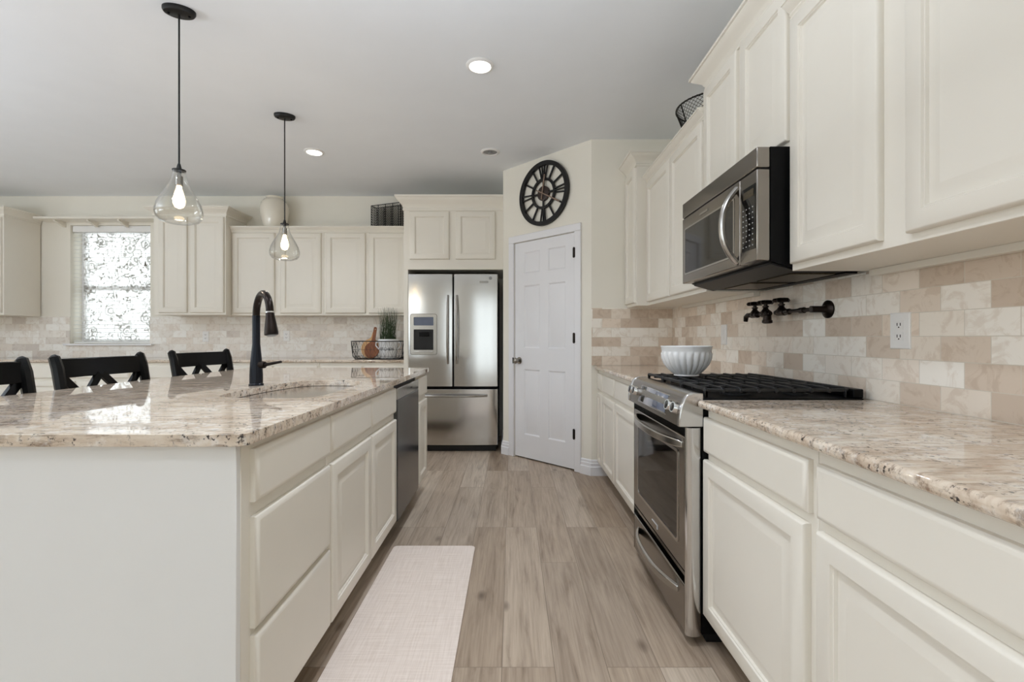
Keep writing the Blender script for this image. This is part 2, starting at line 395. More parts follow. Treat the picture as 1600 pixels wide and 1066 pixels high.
rh = [[(-5.8, 0.1), (-3.0, 0.1), (-3.0, 2.4), (-5.8, 2.4)], [(-1.25, 0.06), (0.75, 0.06), (0.75, 2.4), (-1.25, 2.4)]]
wall_rear = struct(MB().plate([(XL - .15, 0), (XR + .15, 0), (XR + .15, ZC), (XL - .15, ZC)], rh, XZ, YN - .15, YN).build('wall_rear', M['wall']))
DG = -PI / 4
DL = math.hypot(EX - SX, EY - SY)
T = lambda t: t - 0.03 + 0.0       # measured positions along the diagonal are from a point 3 cm further left
DT0, DT1, DTOP = T(0.1877), T(0.919), 2.05
pw = MB().plate([(0, 0), (DT0, 0), (DT0, DTOP), (DT1, DTOP), (DT1, 0), (DL, 0), (DL, ZC), (0, ZC)], [], XZ, 0.0, 0.11).build('wall_pantry_door', M['wall'], off=(0, 0, 0))
pw.location = (SX, SY, 0); pw.rotation_euler = (0, 0, DG); struct(pw)
struct(MB().box(SX, SX + .11, SY + .002, YB, 0, ZC).build('wall_pantry_left', M['wall']))
wall_ps = struct(MB().box(EX, XR, EY, EY + .11, 0, ZC).build('wall_pantry_right', M['wall']))

def offwin(name, mp, a, u0, u1, v0, v1, n):
    w = sempty(name, mp((u0 + u1) / 2, v0, a))
    fr = MB().plate([(u0, v0), (u1, v0), (u1, v1), (u0, v1)], [[(u0 + (u1 - u0) * k / n + .05, v0 + .05), (u0 + (u1 - u0) * (k + 1) / n - .05, v0 + .05), (u0 + (u1 - u0) * (k + 1) / n - .05, v1 - .05), (u0 + (u1 - u0) * k / n + .05, v1 - .05)] for k in range(n)], mp, a - .03, a + .03).build('window_frame', M['trim'], w)
    MB().plate([(u0 + .04, v0 + .04), (u1 - .04, v0 + .04), (u1 - .04, v1 - .04), (u0 + .04, v1 - .04)], [], mp, a - .004, a + .004).build('window_glass', M['pane'], w)
offwin('window_2', XZ, YN - .08, -1.25, 0.75, 0.06, 2.4, 2)
offwin('window_3', XZ, YN - .08, -5.8, -3.0, 0.1, 2.4, 2)
offwin('window_4', YZ, XL - .08, -2.6, 0.2, 0.1, 2.4, 2)
offwin('window_5', YZ, XL - .08, 1.8, 3.4, 0.75, 2.25, 2)

# kitchen window
w1 = sempty('window_1', ((WX0 + WX1) / 2, YB + .17, WZ0))
zm = 1.735
MB().plate([(WX0, WZ0), (WX1, WZ0), (WX1, WZ1), (WX0, WZ1)], [[(WX0 + .045, WZ0 + .05), (WX1 - .045, WZ0 + .05), (WX1 - .045, zm - .025), (WX0 + .045, zm - .025)], [(WX0 + .045, zm + .025), (WX1 - .045, zm + .025), (WX1 - .045, WZ1 - .05), (WX0 + .045, WZ1 - .05)]], XZ, YB + .15, YB + .2).build('window_frame', M['trim'], w1)
MB().box(WX0 + .03, WX1 - .03, YB + .172, YB + .178, WZ0 + .03, WZ1 - .03).build('window_glass', M['pane'], w1)
MB().box(WX0 - .045, WX1 + .045, YB - .05, YB + .15, WZ0 - .022, WZ0 - .001).build('window_sill', M['trim'], w1, bevel=.004)

# backsplashes
BT = 1.388
MB().plate([(XL + .4, .914), (-1.10, .914), (-1.10, BT), (WX1, BT), (WX1, WZ0 - .022), (WX0, WZ0 - .022), (WX0, BT), (XL + .4, BT)], [], XZ, YB - .01, YB - .0005).build('backsplash', M['tile_b'], wall_back)
MB().box(XR - .01, XR - .0005, -.7, EY - .0005, .86, BT).build('backsplash', M['tile_r'], wall_right)
MB().box(EX + .001, XR - .011, EY - .01, EY - .0005, .914, BT).build('backsplash', M['tile_p'], wall_ps)

# baseboards
BBP = [(0, 0), (.020, 0), (.020, .070), (.013, .076), (.014, .100), (.008, .105), (.009, .122), (.004, .130), (0, .130)]
struct(MB().sweep([(SX, YB - .02), (SX, SY), (SX + .7071 * (T(.121)), SY - .7071 * T(.121))], BBP).build('baseboard_pantry_left', M['trim']))
struct(MB().sweep([(SX + .7071 * T(.9837), SY - .7071 * T(.9837)), (EX, EY), (.80, EY)], BBP).build('baseboard_pantry_right', M['trim']))

# pantry door (local frame: x along the wall, y into it, z up)
cs = sempty('trim_1', (SX, SY, 0), DG)
cw = .066
for nm, mbx in (('casing_left', (DT0 - cw, DT0, 0, DTOP)), ('casing_right', (DT1, DT1 + cw, 0, DTOP)), ('casing_head', (DT0 - cw, DT1 + cw, DTOP, DTOP + cw))):
    x0, x1, z0, z1 = mbx
    MB().box(x0, x1, -.018, .0, z0, z1).build(nm, M['trim'], cs, bevel=.005)
d1 = sempty('door_1', (SX, SY, 0), DG)
def six_panel(u0, u1, v0, v1, wf, wb):
    us = [u0, u0 + .119, u0 + .317, u0 + .418, u0 + .617, u1]; vs2 = [v0, .229, .845, 1.046, 1.635, 1.749, 1.947, v1]
    m = MB(); mp = lambda u, v, w: (u, w, v)
    for i in range(5):
        for j in range(7):
            a = (us[i], us[i + 1], vs2[j], vs2[j + 1])
            if i in (1, 3) and j in (1, 3, 5):
                m.loops([[mp(a[0] + q, a[2] + q, w), mp(a[1] - q, a[2] + q, w), mp(a[1] - q, a[3] - q, w), mp(a[0] + q, a[3] - q, w)] for q, w in ((0, wf), (.012, wf + .009), (.02, wf + .009), (.042, wf + .003))], False, True)
            else:
                m.bm.faces.new([m.bm.verts.new(mp(*p, wf)) for p in ((a[0], a[2]), (a[1], a[2]), (a[1], a[3]), (a[0], a[3]))])
    bmesh.ops.remove_doubles(m.bm, verts=m.bm.verts, dist=1e-5)
    be = [e for e in m.bm.edges if e.is_boundary]
    r = bmesh.ops.extrude_edge_only(m.bm, edges=be)
    nv = [g for g in r['geom'] if isinstance(g, bmesh.types.BMVert)]
    for v in nv: v.co.y = wb
    bmesh.ops.holes_fill(m.bm, edges=[e for e in m.bm.edges if e.is_boundary])
    return m
six_panel(DT0 + .003, DT1 - .003, .014, DTOP - .004, .004, .042).build('door_panel', M['trim'], d1)
for z in (.28, 1.1, 1.83):
    MB().lathe([(.007, 0), (.007, .09)], (DT1 - .001, -.02, z - .005), 10).box(DT1 - .014, DT1 + .012, -.0195, -.0186, z, z + .08).build('hinge', M['bronze'], d1)
kz = .925
MB().lathe([(.033, 0), (.033, -.006), (.03, -.01), (.012, -.012), (.011, -.035), (.02, -.038), (.028, -.048), (.029, -.058), (.022, -.068), (.008, -.072)], (DT0 + .062, .004, kz), 24, axis='y').build('door_knob', M['nickel'], d1)
MB().box(DT0 - .008, DT0 + .006, -.0215, -.018, kz - .028, kz + .028).build('strike_plate', M['black_metal'], d1)

# ------------------------------------------------------------------ cabinet kit
RAISED = [(0, 0), (0, .013), (.003, .018), (.007, .02), (.052, .02), (.0545, .0145), (.059, .0155), (.062, .008), (.071, .008), (.098, .0165), (.101, .0165)]
SLAB = [(0, 0), (0, .012), (.004, .017), (.012, .02), (.014, .02)]
def facing(side, plane):
    if side == '-x': return lambda u, v, w: (plane - w, u, v)
    if side == '+x': return lambda u, v, w: (plane + w, u, v)
    return lambda u, v, w: (u, plane - w, v)
def ubox(m, side, plane, back, u0, u1, z0, z1):
    if side == '-y': m.box(u0, u1, min(plane, back), max(plane, back), z0, z1)
    else: m.box(min(plane, back), max(plane, back), u0, u1, z0, z1)
    return m
def cabinet(name, label, side, plane, back, u0, u1, z0, z1, doors=(), drawers=(), toe=0.0, crown=None, group=None, cat='cabinet', body=None, extra=None):
    loc = ((plane + back) / 2, (u0 + u1) / 2, z0 - toe) if side != '-y' else ((u0 + u1) / 2, (plane + back) / 2, z0 - toe)
    t = thing(name, label, cat, loc, group)
    mp = facing(side, plane)
    m = body or ubox(MB(), side, plane, back, u0, u1, z0, z1)
    m.build('body', M['cab'], t, bevel=.0015, seg=1)
    if toe:
        sg = 1 if back > plane else -1
        ubox(MB(), side, plane + .07 * sg, back, u0, u1, 0, z0 - .0005).build('toe_kick', M['toe'], t)
    for d in doors: MB().rect(mp, *d, RAISED if d[1] - d[0] > .22 else [(a * (.62 if a > .03 else 1), b) for a, b in RAISED]).build('door', M['cab'], t)
    for d in drawers: MB().rect(mp, *d, SLAB).build('drawer_front', M['cab'], t)
    if crown: MB().sweep(crown[0], crown[1]).build('crown_molding', M['cab'], t)
    return t
def crown_prof(z0, z1, p):
    h = z1 - z0
    return [(-.03, z0), (.008, z0), (.010, z0 + .12 * h), (.006, z0 + .2 * h), (.012, z0 + .3 * h), (.25 * p, z0 + .42 * h), (.55 * p, z0 + .6 * h), (.85 * p, z0 + .78 * h), (.88 * p, z0 + .84 * h), (p, z0 + .86 * h), (p, z1), (-.03, z1)]

# ------------------------------------------------------------------ right wall run
XF = .722                                   # base box face
Y0, Y1 = 1.757, 2.53                        # range bay
GR = 'base cabinets along the right wall'
DZ0, DZ1, RZ0, RZ1, ZB = .122, .694, .722, .850, .884
XW = XR - .012
cabinet('base_cabinet', 'cream base cabinet with one drawer and door just camera side of the range', '-x', XF, XW, 1.122, Y0 - .006, .105, ZB, [(1.148, 1.757, DZ0, DZ1)], [(1.140, 1.757, RZ0, RZ1)], .105, group=GR)
cabinet('base_cabinet', 'cream base cabinet cut by the lower right corner of the photo', '-x', XF, XW, .34, 1.120, .105, ZB, [(.36, 1.105, DZ0, DZ1)], [(.36, 1.105, RZ0, RZ1)], .105, group=GR)
cabinet('base_cabinet', 'narrow cream base cabinet against the white pantry baseboard', '-x', XF, XW, 3.735, EY - .012, .105, ZB, [(3.75, 3.93, DZ0, DZ1)], [(3.75, 3.93, RZ0, RZ1)], .105, group=GR)
cabinet('base_cabinet', 'cream base cabinet with two doors between range and narrow cabinet', '-x', XF, XW, Y1 + .004, 3.733, .105, ZB, [(2.57, 3.27, DZ0, DZ1), (3.297, 3.715, DZ0, DZ1)], [(2.57, 3.27, RZ0, RZ1), (3.297, 3.715, RZ0, RZ1)], .105, group=GR)

def countertop(label, x0, x1, y0, y1, bev=.012):
    o = MB().box(x0, x1, y0, y1, ZB + .0005, .914).build('countertop', M['granite'], off=((x0 + x1) / 2, (y0 + y1) / 2, ZB), bevel=bev, seg=4)
    return tag(o, label, 'countertop')
countertop('speckled granite countertop in front at the right edge, below the double outlet', .682, XR - .011, .2, Y0 - .003)
countertop('short granite countertop between range and pantry wall', .682, XR - .011, Y1 + .003, EY - .011)

XU, XUD = 1.034, 1.014
UZ = 1.388
GU = 'upper cabinets along the right wall'
CT = crown_prof(2.455, 2.548, .07); CSM = crown_prof(2.31, 2.369, .045)
XB = XR - .002
ax = .953
cabinet('upper_cabinet', 'narrow tall upper cabinet in corner beside the pantry wall', '-x', ax, XB, 3.636, EY - .012, UZ, 2.457, [(3.655, 3.94, UZ + .024, 2.45)], crown=([(ax, EY - .013), (ax, 3.636), (XB, 3.636)], CT), group=GU)
cabinet('upper_cabinet', 'two-door upper cabinet left of microwave with round wire basket on top', '-x', XU, XB, Y1 + .001, 3.635, UZ, 2.312, [(2.557, 3.07, UZ + .024, 2.305), (3.088, 3.60, UZ + .024, 2.305)], crown=([(XU, 3.634), (XU, Y1 + .002)], CSM), group=GU)
cabinet('upper_cabinet', 'raised two-door upper cabinet directly above the microwave', '-x', XU, XB, Y0, Y1, 1.850, 2.457, [(1.766, 2.125, 1.874, 2.45), (2.165, 2.53, 1.874, 2.45)], crown=([(XB, Y1), (XU, Y1), (XU, Y0), (XB, Y0)], CT), group=GU)
cabinet('upper_cabinet', 'large two-door upper cabinet filling the upper right corner', '-x', XU, XB, .80, Y0 - .001, UZ, 2.312, [(1.3235, 1.744, UZ + .024, 2.305), (.83, 1.2327, UZ + .024, 2.305)], crown=([(XU, Y0 - .002), (XU, .80)], CSM), group=GU)
for nm, a, b in (('light_rail', .80, Y0 - .03), ('light_rail', Y1 + .02, 3.63)):
    p = [o for o in bpy.data.objects if o.name.startswith('upper_cabinet')][3 if a < 1 else 1]
    MB().box(XR - .045, XR - .012, a, b, UZ - .022, UZ - .0005).build(nm, M['cab'], p)

# ------------------------------------------------------------------ range
rg = thing('range', 'stainless slide-in gas range with black grates under the microwave', 'range', (1.0, (Y0 + Y1) / 2, 0))
XD = .644
MB().box(.703, 1.30, Y0 + .004, Y1 - .004, .045, .90).build('body', M['black'], rg)
MB().box(.73, 1.28, Y0 + .03, Y1 - .03, .0, .0445).build('plinth', M['dark'], rg)
for a, b in ((Y0, Y0 + .018), (Y1 - .018, Y1)):
    f = (lambda d: a + d) if a == Y0 else (lambda d: b - d)
    MB().prism([(.7025, f(.018)), (XD, f(.018)), (XD + .001, f(.012)), (XD + .004, f(.007)), (XD + .010, f(.0035)), (XD + .018, f(.0012)), (XD + .028, f(.0)), (XD + .040, f(.0006)), (XD + .050, f(.003)), (.7025, f(.008))], XY, .037, .808).build('side_trim', M['steel'], rg, smooth=50)
od = MB().box(XD, .7025, Y0 + .02, Y1 - .02, .268, .772).build('oven_door', M['steel_dk'], rg, bevel=.006, seg=3)
MB().plate(rrect(1.84, 2.436, .346, .71, .02), [rrect(1.852, 2.424, .358, .698, .016)], YZ, XD - .003, XD + .004).build('window_trim', M['satin'], od)
MB().plate(rrect(1.851, 2.425, .357, .699, .016), [], YZ, XD - .0015, XD + .003).build('oven_window', M['ovenglass'], od)
def bow(m, y0, y1, z, xf, depth, hh, th, n=16, ends=True):
    """bowed flat handle along Y on a face at xf, bulging to -x"""
    ro, ri = [], []
    rings = []
    for k in range(n + 1):
        f = k / n; y = y0 + (y1 - y0) * f
        b = depth * (1 - abs(2 * f - 1) ** 2.6)
        x = xf - b
        h = hh * (1 if .04 < f < .96 else .8)
        rings.append([(x + th / 2, y, z - h / 2), (x - th / 2, y, z - h / 2 + .004), (x - th / 2, y, z + h / 2 - .004), (x + th / 2, y, z + h / 2)])
    return m.loops(rings)
bow(MB(), 1.80, 2.47, .738, XD + .002, .052, .036, .014).build('door_handle', M['satin'], od, bevel=.003)
MB().box(XD - .003, XD + .001, 2.105, 2.185, .308, .312).box(XD - .003, XD + .001, 2.104, 2.112, .294, .312).build('badge', M['mark'], od)
dr = MB().box(XD, .7025, Y0 + .02, Y1 - .02, .037, .216).build('storage_drawer', M['steel_dk'], rg, bevel=.006, seg=3)
bow(MB(), 1.85, 2.43, .166, XD + .002, .05, .036, .014).build('drawer_handle', M['satin'], dr, bevel=.003)
MB().box(XD + .012, .7025, Y0 + .02, Y1 - .02, .236, .250).build('vent_strip', M['steel_dk'], rg)
cp = [(.620, .812), (.621, .845), (.629, .885), (.641, .915), (.652, .929), (.672, .936), (.707, .936), (.707, .812)]
pan = MB().prism(cp, XZ, Y0 + .022, Y1 - .022).build('control_panel', M['steel_dk'], rg)
cpe = [(p - .004 if p < .7 else p, q + (.002 if q > .9 else 0)) for p, q in cp]
for a, b in ((Y0, Y0 + .022), (Y1 - .022, Y1)):
    MB().prism(cpe, XZ, a, b).build('end_cap', M['steel'], rg, bevel=.004, seg=3)
SD = Vector((.650 - .620, 0, .928 - .812)).normalized(); SN = Vector((-SD.z, 0, SD.x))
def slope(s, y, w):                     # point on the sloped control face
    b = Vector((.6225, y, .812)) + SD * s + SN * (w + .006); return tuple(b)
slm = lambda u, v, w: slope(v, u, w)
MB().rect(slm, 1.925, 2.345, .018, .102, [(0, -.02), (0, .001), (.003, .003)]).build('display_bezel', M['steel'], pan)
MB().rect(slm, 2.245, 2.335, .024, .096, [(0, 0), (0, .0045), (.001, .005)]).build('touch_pad', M['glassblk'], pan)
MB().rect(slm, 1.935, 2.243, .024, .096, [(0, 0), (0, .0045), (.001, .005)]).build('display', M['display'], pan)
for ky in (1.812, 1.882, 2.395, 2.465):
    s0 = .062
    def kring(ra, w): return [slope(s0 + ra * .82 * math.sin(2 * PI * k / 20), ky + ra * math.cos(2 * PI * k / 20), w) for k in range(20)]
    kb = MB().loops([kring(.029, -.003), kring(.029, .003), kring(.0265, .005), kring(.0255, .022), kring(.024, .0245), kring(.0205, .0245), kring(.0205, .023)]).build('knob', M['chrome'], rg)
    MB().loops([kring(.0202, .021), kring(.0202, .0248), kring(.018, .0255)]).build('knob_cap', M['glassblk'], kb)
ck = MB().box(.7075, 1.30, Y0 + .001, Y1 - .001, .9005, .918).build('cooktop', M['black'], rg, bevel=.004)
MB().box(1.262, 1.30, Y0 + .002, Y1 - .002, .9185, .952).build('rear_vent', M['black'], rg, bevel=.004)
gw = (Y1 - Y0 - .02) / 3
for k in range(3):
    a = Y0 + .01 + gw * k + .004; b = a + gw - .008; m = MB(); zt = .957; x0, x1 = .715, 1.255
    bars = [x0 + .008 + (x1 - x0 - .016) * i / 8 for i in range(9)]
    for x in bars:
        big = x in (bars[0], bars[-1])
        m.prism([(a, .920 if big else .936), (a, zt - .008), (a + .012, zt), (b - .012, zt), (b, zt - .008), (b, .920 if big else .936), (b - .010, .920 if big else .936), (b - .014, .945), (a + .014, .945), (a + .010, .920 if big else .936)], YZ, x - .006, x + .006)
    for y in (a + .008, (a + b) / 2, b - .008):
        m.box(x0, x1, y - .005, y + .005, .940, .952)
    for x in (x0 + .004, x1 - .012):
        for y in (a, b - .01): m.box(x, x + .01, y, y + .01, .9185, .945)
    m.build('burner_grate', M['iron'], rg, bevel=.0015, seg=1)
for bx, by, r in ((.89, Y0 + .14, .045), (1.13, Y0 + .14, .035), (1.0, (Y0 + Y1) / 2, .05), (.89, Y1 - .14, .035), (1.13, Y1 - .14, .045)):
    MB().lathe([(r * 1.3, 0), (r * 1.3, .004), (r * .9, .006), (r * .9, .012), (r, .013), (r, .018), (r * .6, .019)], (bx, by, .9185), 24).build('burner', M['iron'], rg)

# fluted bowl on the grates
bm_ = MB()
def flute(r, z, amp, n=264, twist=0.0):
    amp *= 1.5
    return [((r + amp * abs(math.cos(11 * (2 * PI * k / n) + twist))) * math.cos(2 * PI * k / n), (r + amp * abs(math.cos(11 * (2 * PI * k / n) + twist))) * math.sin(2 * PI * k / n), z) for k in range(n)]
prof = [(.050, 0, 0), (.058, .004, 0), (.056, .010, 0), (.062, .016, .003), (.080, .036, .005), (.096, .060, .006), (.106, .086, .006), (.110, .108, .005), (.1135, .116, 0), (.1135, .122, 0), (.1145, .126, 0), (.1165, .138, 0), (.1185, .143, 0), (.117, .1455, 0), (.1115, .142, 0), (.105, .110, 0), (.090, .060, 0), (.060, .020, 0), (.02, .014, 0)]
bm_.loops([flute(r, z, a, twist=z * 7) for r, z, a in prof])
bw = bm_.build('bowl', M['ceramic'], off=(0, 0, 0)); bw.location = (.838, 2.29, .9575)
tag(bw, 'white fluted ceramic mixing bowl standing on the range grates', 'bowl')

# ------------------------------------------------------------------ microwave
mw = thing('microwave', 'stainless over-the-range microwave hung under the raised upper cabinet', 'microwave', (1.1, (Y0 + Y1) / 2, 1.39))
A0, A1 = Y0 + .002, Y1 - .002
MB().prism([(.9545, 1.849), (1.325, 1.849), (1.325, 1.395), (1.06, 1.395), (.9545, 1.426)], XZ, A0, A1).build('body', M['black'], mw)
XM = .905
MB().box(XM, .954, A0, A1, 1.773, 1.849).build('top_vent', M['steel_dk'], mw, bevel=.004)
MB().box(XM + .006, .954, A0 + .004, A1 - .004, 1.7675, 1.7725).build('vent_gap', M['dark'], mw)
md = MB().box(XM, .954, 1.893, A1, 1.428, 1.767).build('microwave_door', M['steel_dk'], mw, bevel=.004)
MB().plate(rrect(1.938, 2.492, 1.470, 1.712, .008), [rrect(1.946, 2.484, 1.478, 1.704, .006)], YZ, XM - .002, XM + .004).build('window_trim', M['satin'], md)
MB().plate(rrect(1.9455, 2.4845, 1.4775, 1.7045, .006), [], YZ, XM - .001, XM + .003).build('door_window', M['glassblk'], md)
hm = MB(); hp = []
for k in range(17):
    f = k / 16; z = 1.442 + .300 * f
    hp.append((XM + .002 - .062 * (1 - abs(2 * f - 1) ** 2.4), 1.918, z))
hm.tube(hp, .0125, 10, flat=1.25).build('door_handle', M['satin'], md)
MB().box(XM - .002, XM + .001, 2.20, 2.295, 1.730, 1.740).build('badge', M['satin'], md)
mc = MB().box(XM, .954, A0, 1.890, 1.428, 1.767).build('control_panel', M['steel_dk'], mw, bevel=.004)
MB().box(XM - .0015, XM + .002, A0 + .010, 1.872, 1.476, 1.718).build('keypad', M['glassblk'], mc)
MB().box(XM - .002, XM + .001, A0 + .022, 1.860, 1.676, 1.704).build('clock_display', M['filter'], mc)
km = MB()
for r in range(8):
    for c in range(4): km.box(XM - .0022, XM - .001, A0 + .026 + c * .024, A0 + .032 + c * .024, 1.490 + r * .0205, 1.4935 + r * .0205)
km.build('key_legends', M['mark'], mc)
for a in (Y0 + .10, Y0 + .42):
    MB().box(1.085, 1.26, a, a + .25, 1.3895, 1.3945).build('grease_filter', M['filter'], mw)
MB().box(1.275, 1.318, Y0 + .06, Y1 - .06, 1.389, 1.3945).build('rear_lip', M['black'], mw)
MB().prism([(.962, 1.416), (1.062, 1.389), (1.062, 1.3945), (.962, 1.4235)], XZ, A0 + .012, A1 - .012).build('front_lip', M['black_metal'], mw)

# valve row pot filler
pf = thing('wall_faucet', 'dark bronze pot filler with three tap handles on tiled wall behind the range', 'faucet', (XR - .01, 2.0, 1.255))
XP = 1.265; zp = 1.262
MB().lathe([(.038, 0), (.038, -.006), (.030, -.012), (.018, -.016), (.014, -.03), (.014, -.075)], (XR - .0105, 2.0, zp), 24, axis='x').build('wall_flange', M['bronze'], pf)
MB().tube([(XP, 1.99, zp), (XP, 2.06, zp), (XP, 2.061, zp), (XP, 2.09, zp), (XP, 2.091, zp), (XP, 2.17, zp), (XP, 2.171, zp), (XP, 2.20, zp)], [.009, .009, .013, .013, .009, .009, .014, .014], 12).build('pipe', M['bronze'], pf)
for k, vy in enumerate((2.235, 2.375, 2.48)):
    m = MB(); m.tube([(XP, vy - .045, zp), (XP, vy - .03, zp), (XP, vy - .028, zp), (XP, vy + .028, zp), (XP, vy + .03, zp), (XP, vy + .05, zp)], [.010, .010, .017, .017, .011, .011], 12)
    m.lathe([(.022, -.008), (.019, .016), (.014, .022), (.011, .03), (.015, .032), (.015, .038), (.009, .040), (.009, .054)], (XP, vy, zp), 14)
    v = m.build('valve', M['bronze'], pf)
    h = MB()
    h.loops([[(XP + (r * (1 + .24 * math.cos(5 * a))) * math.cos(a), vy + (r * (1 + .24 * math.cos(5 * a))) * math.sin(a), zp + z) for a in [2 * PI * i / 40 for i in range(40)]] for r, z in ((.013, .046), (.028, .047), (.033, .056), (.028, .065), (.013, .068))])
    h.build('tap_handle', M['bronze'], v)
MB().tube([(XP, 2.525, zp), (XP - .002, 2.55, zp), (XP - .003, 2.567, zp - .008), (XP - .003, 2.572, zp - .032)], [.012, .013, .013, .011], 12).build('spout', M['bronze'], pf)
MB().lathe([(.018, 0), (.02, -.02), (.024, -.022), (.024, -.034), (.016, -.038)], (XP, 2.36, zp - .012), 16).build('drop_joint', M['bronze'], pf)

def outlet(label, mp, u, v, kind='outlet', hw=.036, hh=.06):
    p0 = mp(u, v, 0)
    t = thing('wall_outlet' if kind == 'outlet' else 'wall_switch', label, 'outlet' if kind == 'outlet' else 'switch', p0)
    pl = MB().rect(mp, u - hw, u + hw, v - hh, v + hh, [(0, 0), (0, .004), (.003, .0065), (.004, .0065)]).build('plate', M['white'], t)
    if kind == 'outlet':
        for dv in (-.02, .02):
            r = MB().rect(mp, u - .017, u + .017, v + dv - .015, v + dv + .015, [(0, .006), (0, .008), (.002, .0085)]).build('receptacle', M['white'], t)
            MB().rect(mp, u - .008, u - .005, v + dv - .003, v + dv + .007, [(0, .008), (0, .0089)]).build('slot', M['dark'], r)
            MB().rect(mp, u + .005, u + .008, v + dv - .003, v + dv + .007, [(0, .008), (0, .0089)]).build('slot', M['dark'], r)
            MB().rect(mp, u - .0025, u + .0025, v + dv - .010, v + dv - .006, [(0, .008), (0, .0089)]).build('slot', M['dark'], r)
    else:
        MB().rect(mp, u - .016, u + .016, v - .033, v + .033, [(0, .006), (0, .009), (.002, .0095)]).build('rocker', M['white'], t)
mr = facing('-x', XR - .0102); mbk = facing('-y', YB - .0102)
outlet('white double outlet on the tiled wall right of the dark pot filler', mr, 1.627, 1.166, hw=.042, hh=.062)
outlet('white rocker switch plate on tiles just above the fluted bowl', mr, 2.98, 1.162, 'switch', hw=.037, hh=.062)
outlet('small white outlet on back tiles right of the black faucet', mbk, -2.617, 1.164)
outlet('small white outlet on back tiles left of the black faucet', mbk, -3.555, 1.157)

# ------------------------------------------------------------------ fridge and its surround
GB = 'base cabinets along the back wall'
YFC = 4.80
fc = cabinet('fridge_cabinet', 'two-door cream cabinet with heavy crown built over the refrigerator', '-y', YFC, YB - .002, -1.092, SX - .002, 1.830, 2.44, [(-1.03, -.632, 1.932, 2.413), (-.567, -.168, 1.932, 2.413)], crown=([(-1.092, YB - .003), (-1.092, YFC), (SX - .003, YFC)], crown_prof(2.425, 2.566, .075)))
MB().box(-1.092, -1.048, YFC, YB - .002, 0.0, 1.8295).build('side_panel', M['cab'], fc, bevel=.0015, seg=1)
fr = thing('refrigerator', 'stainless french door refrigerator with water dispenser beside the pantry', 'refrigerator', (-.59, 5.1, 0))
FX0, FX1, FM = -1.040, -.142, -.5875
MB().box(FX0 + .006, FX1 - .006, 4.832, 5.46, .03, 1.76).build('body', M['black'], fr)
MB().box(FX0 + .02, FX1 - .02, 4.80, 4.8315, .004, .066).build('base_grille', M['black_metal'], fr)
def fdoor(x0, x1, z0, z1, yc=4.752, ye=4.759, yb=4.831, n=10):
    m = MB(); r = .010
    pts = [(x0, yb), (x0, ye + r), (x0 + .003, ye + .003)] + [(x0 + (x1 - x0) * (k / n) * .98 + (x1 - x0) * .01, ye - (ye - yc) * (1 - (2 * k / n - 1) ** 2)) for k in range(n + 1)] + [(x1 - .003, ye + .003), (x1, ye + r), (x1, yb)]
    return m.prism(pts, XY, z0, z1)
dl = fdoor(FX0, FM - .005, .655, 1.779).build('fridge_door', M['steel'], fr, bevel=.003, bev_angle=60)
drr = fdoor(FM + .005, FX1, .655, 1.779).build('fridge_door', M['steel'], fr, bevel=.003, bev_angle=60)
fz = fdoor(FX0, FX1, .070, .628, 4.750, 4.760).build('freezer_drawer', M['steel'], fr, bevel=.003, bev_angle=60)
for d, hx in ((dl, FM - .052), (drr, FM + .038)):
    hp = [(hx, 4.755 - .058 * (1 - abs(2 * k / 14 - 1) ** 3), .885 + .68 * k / 14) for k in range(15)]
    MB().tube(hp, .0115, 10, flat=1.3).build('door_handle', M['satin'], d)
hp = [(FX0 + .11 + .68 * k / 16, 4.752 - .060 * (1 - abs(2 * k / 16 - 1) ** 3), .565 - .0 * k) for k in range(17)]
MB().tube(hp, .0125, 10, flat=1.3).build('drawer_handle', M['satin'], fz)
mf = facing('-y', 4.757)
DX0, DX1, DZa, DZb = -1.008, -.752, .977, 1.376
bz = MB().plate(rrect(DX0, DX1, DZa, DZb, .02), [rrect(DX0 + .03, DX1 - .03, 1.265, DZb - .028, .006), rrect(DX0 + .03, DX1 - .03, DZa + .045, 1.225, .006)], XZ, 4.737, 4.757).build('dispenser', M['satin'], dl, bevel=.003)
MB().plate(rrect(DX0 - .006, DX1 + .006, DZa - .006, DZb + .006, .024), [rrect(DX0 + .002, DX1 - .002, DZa + .002, DZb - .002, .02)], XZ, 4.740, 4.757).build('dispenser_gasket', M['nickel'], dl)
MB().box(DX0 + .028, DX1 - .028, 4.743, 4.754, 1.263, DZb - .026).build('dispenser_display', M['display'], bz)
MB().box(DX0 + .028, DX1 - .028, 4.7445, 4.754, DZa + .043, 1.227).build('dispenser_recess', M['black_metal'], bz)
MB().box(DX0 + .085, DX1 - .075, 4.728, 4.744, 1.155, 1.20).build('dispenser_paddle', M['black'], bz, bevel=.004)
MB().box(DX0 + .035, DX1 - .035, 4.728, 4.738, DZa + .012, DZa + .032).build('drip_tray', M['satin'], bz, bevel=.003)
MB().plate(rrect(-.325, -.235, 1.688, 1.710, .008), [], XZ, 4.748, 4.760).build('badge', M['nickel'], drr)
MB().lathe([(.016, 0), (.016, -.004), (.012, -.005)], (-.215, 4.757, 1.738), 20, axis='y').build('round_sticker', M['grey'], drr)

